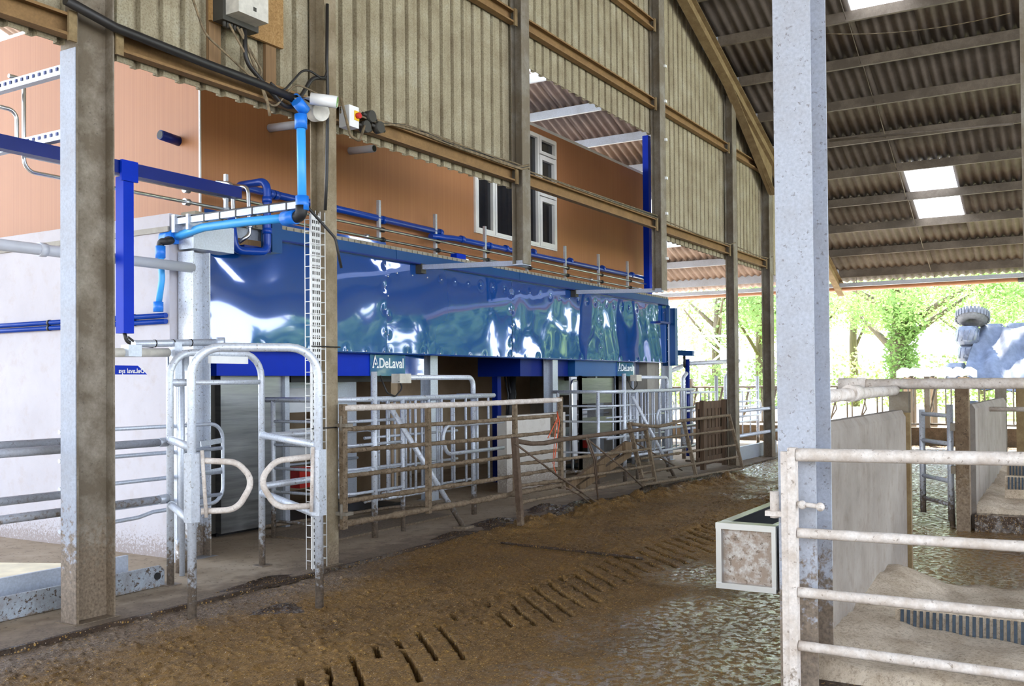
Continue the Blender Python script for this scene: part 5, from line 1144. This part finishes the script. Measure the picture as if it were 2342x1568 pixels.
# foreground gate
g0, g1 = V((4.75, 1.262, 0)), V((5.06, -1.3, 0)); t = Thing('field_gate', 'pale slurry dried gate in the right foreground, hung on the massive column', 'gate', 'field gates')
for k, (z, z2, r) in enumerate(((1.236, 1.24, .032), (.858, .85, .025), (.572, .545, .025), (.314, .27, .025))):
    m = MB(); e = g0+(g1-g0)*1.0; m.crust([g0+V((0, 0, z)), g0.lerp(e, .4)+V((0, 0, z+(z2-z)*.9)), e+V((0, 0, z2))], r, .012+.012*k, 14); t.part('rail', m, M['rail_white'])
m = MB(); m.box((4.72, 1.262, .07), (4.78, 1.298, 1.27)); m.box((4.735, 1.298, .07), (4.765, 1.335, 1.25)); t.part('end_stile', m, M['rail_white'])
m = MB(); m.tube([(4.78, 1.38, .92), (4.78, 1.38, 1.05)], .022, 10); m.box((4.75, 1.33, .93), (4.84, 1.42, .955)); t.part('hinge', m, M['rail_white'])
m = MB(); m.tube([(4.75, 1.26, 1.0), (4.745, 1.14, .99)], .012, 8); m.sphere((4.745, 1.15, .99), .022, 8, 6); m.sphere((4.745, 1.235, .995), .022, 8, 6); t.part('bolt', m, M['rail_white']); t.done()
# trough
t = Thing('water_trough', 'stainless tipping water trough fixed in front of the massive column', 'trough'); x0, x1, y0, y1, z0, z1 = 4.88, 6.05, 1.4, 1.71, .53, .855
m = MB(); m.box((x0+.02, y0, z0+.01), (x0+.03, y1-.02, z1-.02)); t.part('end_plate', m, galv('splashed_stainless', 'bdb9b4', '84705e', .6, None, .4, .5, .85, 22))
m = MB(); m.box((x0, y1-.012, z0), (x1, y1, z1)); m.box((x0, y0, z0), (x1, y0+.012, z1)); m.box((x1-.012, y0, z0), (x1, y1, z1)); m.box((x0, y0, z0), (x1, y1, z0+.012)); t.part('shell', m, M['brushed'])
m = MB(); f = .024
m.box((x0-.012, y0+.002, z1-f), (x0+f, y1+.006, z1+.007)); m.box((x0-.012, y0+.002, z0-.006), (x0+f, y1+.006, z0+f)); m.box((x0-.010, y1-f, z0+f), (x0+f+.002, y1+.005, z1-f)); m.box((x0-.010, y0+.003, z0+f), (x0+f+.002, y0+f, z1-f))
m.box((x0+.08, y1-.05, z1+.001), (x1, y1+.004, z1+.006)); m.box((x0+.08, y0, z1+.001), (x1, y0+.04, z1+.006)); m.box((x0+f, y0+.004, z1+.0005), (x0+.08, y1+.003, z1+.0055)); t.part('rim', m, M['stainless'])
m = MB(); m.box((x0+.03, y0+.013, z0+.013), (x1-.013, y1-.013, z0+.16)); wm = NT('trough_water'); wm.set(Base_Color=(.03, .03, .025, 1), Roughness=.03); t.part('water', m, wm.m)
m = MB(); m.box((5.18, 1.38, .55), (5.3, 1.41, .8)); t.part('bracket', m, M['galv']); t.done()
# ================================================================ FEED FENCE AT THE EAVE
FX = 25.2
m = MB(); m.box((FX-.1, -4, -.1), (FX+.15, 12, .42)); single('feed_wall', m, galv('mucky_feed_wall', '6a5842', '46371f', .6, None, 0, .8, .8, 5), 'dark mucky dwarf wall below the feed fence', 'wall')
def headlock(y0, lab):
    t = Thing('feed_fence', lab, 'fence', 'feed fence panels'); g = M['galv_dark']; y1 = y0+3.0
    for z in (.5, 1.42): m = MB(); m.tube([(FX, y0+.05, z), (FX, y1-.05, z)], .028, 8); t.part('rail', m, g)
    m = MB(); m.box((FX-.07, y1-.12, -.1), (FX+.07, y1, 1.65)); t.part('post', m, g)
    y = y0+.25
    while y < y1-.3:
        m = MB(); m.tube([(FX, y, .5), (FX, y, 1.42)], .018, 8); m.tube([(FX, y+.12, .5), (FX, y+.12, 1.42)], .018, 8); t.part('upright', m, g)
        m = MB(); m.tube([(FX, y+.32, 1.42), (FX, y+.52, .6)], .02, 8); m.tube([(FX, y+.36, 1.42), (FX, y+.42, 1.1), (FX, y+.38, .85), (FX, y+.52, .62)], .016, 8); t.part('head_bail', m, g)
        y += .72
    t.done()
headlock(-2.4, 'feed fence panel cut by the right edge, with slanted head bails'); headlock(.6, 'feed fence panel seen between the stall posts'); headlock(3.6, 'feed fence panel just right of the foreground column'); headlock(6.6, 'feed fence panel seen between the last wall posts'); headlock(9.6, 'feed fence panel behind the farther drafting cage')
# rails between last posts and beyond
for z, lab in ((1.02, 'upper rail past the last wall posts'), (.55, 'lower rail past the last wall posts')):
    m = MB(); m.tube([(17.66, 5.8, z), (25.0, 5.75, z)], .034, 10); t = Thing('pen_rail', 'galvanised '+lab, 'rail', 'pen rails'); t.part('pipe', m, M['galv_post']); m = MB(); m.tube([(17.62, 5.8, z), (17.72, 5.8, z)], .042, 10); t.part('socket', m, M['galv']); t.done()
def crush(x, y, lab, w=2.0):
    t = Thing('cow_gate', lab, 'gate', 'galvanised pen gates')
    m = MB(); m.tube([(x, y, 0), (x, y, 1.66), (x+.2, y, 1.75)], .04, 10, fil=.1); t.part('post', m, M['galv_post']); m = MB(); m.tube([(x+w, y, 0), (x+w, y, 1.7)], .04, 10); t.part('post', m, M['galv_post'])
    for z in (1.35, .98, .62, .28): m = MB(); m.tube([(x, y, z), (x+w, y, z)], .024, 8); t.part('rail', m, M['galv_post'])
    for f in (.25, .5, .75): m = MB(); m.tube([(x+w*f, y, .28), (x+w*f, y, 1.35)], .018, 8); t.part('bar', m, M['galv_post'])
    m = MB(); m.tube([(x+w*.3, y-.03, 1.1), (x+w+.15, y-.03, 1.1), (x+w+.15, y-.03, .75), (x+w*.3, y-.03, .75)], .024, 8, fil=.12); t.part('loop', m, M['galv_post']); t.done()
crush(18.6, 7.2, 'galvanised pen gate behind the pallet'); crush(21.2, 7.2, 'galvanised pen gate seen between the last two wall posts', 2.4)
crush(20.4, 9.2, 'galvanised pen gate right of the blue fascia end', 2.5)
t = Thing('gate_opener', 'galvanised opener arm with blue bracket beyond the blue fascia', 'gate opener'); m = MB(); a, b = PX(1560, 832, 20.0), PX(1690, 825, 21.5); m.tube([a, b], .05, 10); t.part('arm', m, M['galv_post'])
q = PX(1537, 806, 19.0); q2 = PX(1586, 808, 19.0); m = MB(); m.bar(q, q2, .1, .11); t.part('bracket', m, M['blue_trim']); m = MB(); c = PX(1572, 840, 19.3); m.tube([(c.x, c.y, 0), (c.x, c.y, 2.05)], .05, 8); t.part('post', m, M['navy'])
m = MB(); c = PX(1565, 812, 19.2); m.tube([c, c+V((0, 0, -.25)), a+V((.3, 0, .05))], .03, 8, fil=.15); t.part('hose', m, M['black'])
m = MB(); m.tube([a+V((0, 0, -.05)), a+V((-.3, .3, -.2)), a+V((-.4, .4, -.9))], .05, 10, fil=.2); t.part('hoop', m, M['galv_post']); t.done()
t = Thing('kick_board', 'steel tray on the floor past the last wall posts', 'tray'); m = MB(); m.box((17.9, 6.0, .03), (21.0, 6.05, .3)); t.part('plate', m, M['galv']); m = MB(); m.box((17.9, 6.05, .03), (21, 6.9, .06)); t.part('tray', m, M['galv_dark']); t.done()
# ================================================================ OUTSIDE
def leafcloud(cl, n, size, seed):
    r = random.Random(seed); m = MB(); vs = []; fs = []; tw = sum(c[4] for c in cl)
    for c in cl:
        for _ in range(int(n*c[4]/tw)):
            d = V((r.gauss(0, 1), r.gauss(0, 1), r.gauss(0, 1))).normalized()*(r.random()**.45)
            p = V(c[0])+V((d.x*c[1], d.y*c[2], d.z*c[3])); a = V((r.uniform(-1, 1), r.uniform(-1, 1), r.uniform(-.6, .6))).normalized(); b = a.cross(V((r.uniform(-1, 1), r.uniform(-1, 1), r.uniform(-1, 1)))).normalized(); s = size*r.uniform(.6, 1.4); k = len(vs)
            vs += [p-a*s*.5, p+b*s*.3, p+a*s*.5, p-b*s*.3]; fs.append((k, k+1, k+2, k+3))
    m.add(vs, fs); return m
def tree(c, h, seed, lab, mat, trunk=.35, n=5000, clumps=None, wide=3.5, lo=.25, size=.34):
    r = random.Random(seed); t = Thing('tree', lab, 'tree', 'trees outside'); m = MB()
    m.tube([(c[0], c[1], -.2), (c[0]+.1, c[1]+.1, h*.35), (c[0], c[1]-.1, h*.8)], trunk, 8, rs=[trunk, trunk*.75, trunk*.3])
    for k in range(6):
        a = r.uniform(0, 6.28); m.tube([(c[0]+.05, c[1]+.05, h*(.3+.07*k)), (c[0]+wide*.6*math.cos(a), c[1]+wide*.6*math.sin(a), h*(.55+.06*k))], trunk*.25, 6, rs=[trunk*.4, trunk*.12])
    t.part('trunk', m, M['bark'])
    cl = [((c[0]+wide*r.uniform(-.75, .75), c[1]+wide*r.uniform(-.75, .75), h*r.uniform(lo, 1)), wide*.36*r.uniform(.7, 1.3), wide*.36*r.uniform(.7, 1.3), h*.1*r.uniform(.7, 1.4), 1) for _ in range(22)]
    if clumps: cl += clumps
    t.part('foliage', leafcloud(cl, n, size, seed), M[mat]); t.done()
B = PX(2062, 850, 44)
tree((44, B.y, 0), 8.5, 1, 'ivy clad tree standing right of the foreground column', 'leaf', .5, 20000, [((44, B.y, 2.4), .75, .75, 1.7, 4), ((43.9, B.y-.2, 4.2), .9, .9, 1.2, 3)], 5.0, .52, .16)
for k, (px, X, h, lab, mt, wd) in enumerate(((1640, 48, 8.5, 'leafy tree seen between the blue fascia and the last wall posts', 'leaf2', 3.8), (1740, 52, 9.5, 'leafy tree behind the last two wall posts', 'leaf', 4.2), (1850, 56, 9.5, 'leafy tree hidden mostly by the foreground column', 'leaf2', 4.5), (2250, 58, 10.5, 'pale green tree behind the wrapped bales', 'leaf2', 5.2), (2420, 54, 10.5, 'pale tree at the right edge above the bales', 'leaf', 4.8), (1955, 60, 11, 'pale willowy tree behind the ivy clad one', 'leaf2', 4.5))):
    c = PX(px, 850, X); tree((X, c.y, 0), h, 10+k, lab, mt, .3, 6500 if px < 1800 else 11000, None, wd, .42, .2)
for k in range(12):
    y = -34+3.6*k if k < 8 else -34+3.6*8+0*k
for k, (x, y) in enumerate(((42, -1.5), (41, -5.5), (42, -9.5), (42, -14), (44, -19), (46, -25), (50, -33))):
    tree((x, y, 0), 11, 40+k, 'leafy tree in the row outside, %s beyond the right edge' % ['first', 'second', 'third', 'fourth', 'fifth', 'sixth', 'seventh'][k], 'leaf', .3, 7000, None, 3.6, .06, .55)
m = leafcloud([((46+1.5*math.sin(y), y, 1.5), 1.1, 1.6, 1.55+.3*math.sin(y*.7), 1) for y in range(-40, 44, 2)], 36000, .2, 77); t = Thing('hedge', 'long pale green hedge across the field edge', 'hedge', kind='stuff'); t.part('foliage', m, M['hedge']); t.done()
# bales
def bale(c, lab, r=.62, w=1.1):
    m = MB(); n = 24; t = Thing('silage_bale', lab, 'bale', 'wrapped bales'); ring = [(-w/2, r*.8), (-w/2+.1, r*.97), (-w/4, r), (0, r*1.01), (w/4, r), (w/2-.1, r*.97), (w/2, r*.8)]; vs = []; fs = []
    rr = random.Random(int(c[2]*100))
    for x, q in ring:
        for k in range(n): a = 2*math.pi*k/n; e = q*(1+.03*math.sin(5*a+x*9)+rr.uniform(-.01, .01)); vs.append((c[0]+e*math.cos(a), c[1]+e*math.sin(a), c[2]+x))
    for i in range(len(ring)-1):
        for k in range(n): fs.append((i*n+k, i*n+(k+1) % n, (i+1)*n+(k+1) % n, (i+1)*n+k))
    m.add(vs, fs, True); cap = MB(); 
    m.add([vs[k] for k in range(n)], [tuple(range(n))[::-1]]); m.add([vs[(len(ring)-1)*n+k] for k in range(n)], [tuple(range(n))]); t.part('wrap', m, M['wrap'])
    f = MB()
    for k in range(5): a = 2.2+.5*k; f.tube([(c[0]+r*1.005*math.cos(a), c[1]+r*1.005*math.sin(a), c[2]-w*.3), (c[0]+r*1.02*math.cos(a+.25), c[1]+r*1.02*math.sin(a+.25), c[2]+w*.3)], .012, 5)
    t.part('film_fold', f, M['wrap']); return t.done()
BXD = 33.0
c1 = PX(2213, 767, BXD); c2 = PX(2215, 807, BXD); c3 = PX(2186, 850, BXD-.6)
h1 = abs(PX(2213, 746, BXD).z-PX(2213, 788, BXD).z); w1 = abs(PX(2186, 767, BXD).y-PX(2241, 767, BXD).y)/2
h2 = abs(PX(2213, 789, BXD).z-PX(2213, 828, BXD).z)
bale(c1, 'upper black wrapped bale under the big tyre', w1, h1); bale(V((BXD+.1, c2.y, c2.z)), 'middle black wrapped bale beneath the upper one', w1*.9, h2); bale(V((BXD-.6, c3.y, c3.z-.02)), 'low wrapped bale left of the grey sheet', w1*.9, h2*1.1)
for k, px in enumerate((2270, 2330)):
    c = PX(px, 800, BXD+1.6); bale(V((BXD+1.6, c.y, c2.z-.0)), 'wrapped bale buried under the grey sheet, %s one' % ['left', 'right'][k], w1*1.1, 1.9)
bale(V((BXD+.2, c2.y, .35)), 'bottom wrapped bale of the stack beside the white sheets', w1, 1.1)
t = Thing('tyre', 'big worn tyre lying on top of the wrapped bales', 'tyre'); c = PX(2224, 728, BXD+.1); m = MB(); R = abs(PX(2190, 730, BXD).y-PX(2258, 730, BXD).y)/2-.14
pts = [(c[0]+R*.8*math.cos(a), c[1]+R*math.sin(a), c[2]+.05-R*.45*math.cos(a)) for a in [2*math.pi*k/28 for k in range(28)]]; m.tube(pts, .2, 12, closed=True); t.part('carcass', m, M['tyre'])
m = MB()
for k in range(28): a = 2*math.pi*k/28; p = V(pts[k]); d = V((.85*math.cos(a), math.sin(a), -.45*math.cos(a))); m.obox(p+d*.2, d*.02, V((-.85*math.sin(a), math.cos(a), .45*math.sin(a)))*.03, V((.45, 0, .85))*.12)
t.part('tread', m, M['tyre']); t.done()
# sheet over the clamp
A, Bq, Cq, Dq = PX(2243, 745, BXD+.5), PX(2420, 752, BXD+.5), PX(2420, 900, BXD-1.6), PX(2190, 885, BXD-1.6); m = MB(); n = 40; vs = []
for i in range(n+1):
    for j in range(n+1):
        u, v = i/n, j/n; p = A.lerp(Bq, u).lerp(Dq.lerp(Cq, u), v); w = .10*math.sin(14*u+5*v)*math.sin(3*v+.4)+.07*math.sin(25*u-9*v)+.05*math.sin(9*v+12*u); vs.append(p+V((-w*.8, 0, w*.3)))
k = len(vs); vs2 = [v+V((.03, 0, -.02)) for v in vs]; q = lambda i, j: i*(n+1)+j; fs = []
for i in range(n):
    for j in range(n): fs += [(q(i, j), q(i+1, j), q(i+1, j+1), q(i, j+1)), (k+q(i, j), k+q(i, j+1), k+q(i+1, j+1), k+q(i+1, j))]
m.add(vs+vs2, fs, True); single('silage_sheet', m, M['tarp'], 'big wrinkled grey plastic sheet draped over the bale stack', 'sheet')
# white sheets stack on pallets
t = Thing('sheet_stack', 'stack of white corrugated sheets on a pallet by the feed fence', 'sheets'); Xs = 30.5; a, b = PX(2050, 850, Xs), PX(2225, 850, Xs); zt = a.z+.07; y = b.y; m = MB(); vs = []; N = 14
yy = [b.y+(a.y-b.y)*k/N for k in range(N+1)]
for k, yv in enumerate(yy):
    z = zt+(.05 if k % 2 else -.05)
    vs += [(Xs, yv, z-.2), (Xs, yv, z), (Xs+1.1, yv, z), (Xs+1.1, yv, z-.2)]
fs = []
for k in range(N): p = 4*k; o = p+4; fs += [(p, o, o+1, p+1), (p+1, o+1, o+2, p+2), (p+2, o+2, o+3, p+3), (p, p+3, o+3, o)]
fs += [(0, 1, 2, 3), (4*N, 4*N+3, 4*N+2, 4*N+1)]; m.add(vs, fs); t.part('sheets', m, M['white_sheet'])
for yv in (yy[2], yy[8], yy[12]): m = MB(); m.box((Xs, yv-.1, -.02), (Xs+1.0, yv+.1, zt-.24)); t.part('bearer', m, M['plank'])
t.done()
# white lattice frame outside
t = Thing('feed_ring', 'white lattice frame standing in the yard beyond the blue fascia', 'frame'); X = 32; a, b, c, d = PX(1600, 768, X), PX(1700, 768, X), PX(1700, 850, X), PX(1600, 850, X)
for p, q in ((a, b), (a, d), (b, c), (a, c), (b, d), (a.lerp(b, .3), d.lerp(c, .9))): m = MB(); m.tube([p, V((q.x, q.y, min(q.z, q.z)))], .035, 8); t.part('tube', m, M['gantry'])
for p in (d, c): m = MB(); m.tube([p, (p.x, p.y, -.05)], .035, 8); t.part('leg', m, M['gantry'])
t.done()
m = MB(); m.box((38, 5, -.05), (38.4, 26, .55)); single('yard_wall', m, M['yard'], 'low pale yard wall in the glare beyond the feed fence', 'wall')
# ================================================================ LIGHT
w = bpy.data.worlds.new('sky'); SC.world = w; w.use_nodes = True; T = w.node_tree; bg = T.nodes['Background']
tc = T.nodes.new('ShaderNodeTexCoord'); sx = T.nodes.new('ShaderNodeSeparateXYZ'); T.links.new(tc.outputs['Generated'], sx.inputs[0])
rp = T.nodes.new('ShaderNodeValToRGB'); T.links.new(sx.outputs[2], rp.inputs[0]); e = rp.color_ramp.elements
e[0].position = 0; e[0].color = (.86, .92, 1, 1); e[1].position = .7; e[1].color = (.55, .72, 1, 1); T.links.new(rp.outputs[0], bg.inputs[0]); bg.inputs[1].default_value = 3.2
sun = bpy.data.lights.new('sun', 'SUN'); so = bpy.data.objects.new('sun', sun); COL.objects.link(so); sun.energy = 14; sun.angle = .02; sun.color = (1, .95, .85)
d = V((-.50, -.18, -.85)); so.rotation_euler = d.to_track_quat('-Z', 'Y').to_euler()
vs_ = SC.view_settings; vs_.view_transform = 'Standard'; vs_.look = 'None'; vs_.gamma = 1; vs_.use_curve_mapping = False; vs_.exposure = 1.18
SC.cycles.max_bounces = 8; SC.cycles.diffuse_bounces = 5; SC.cycles.glossy_bounces = 4; SC.cycles.transmission_bounces = 4
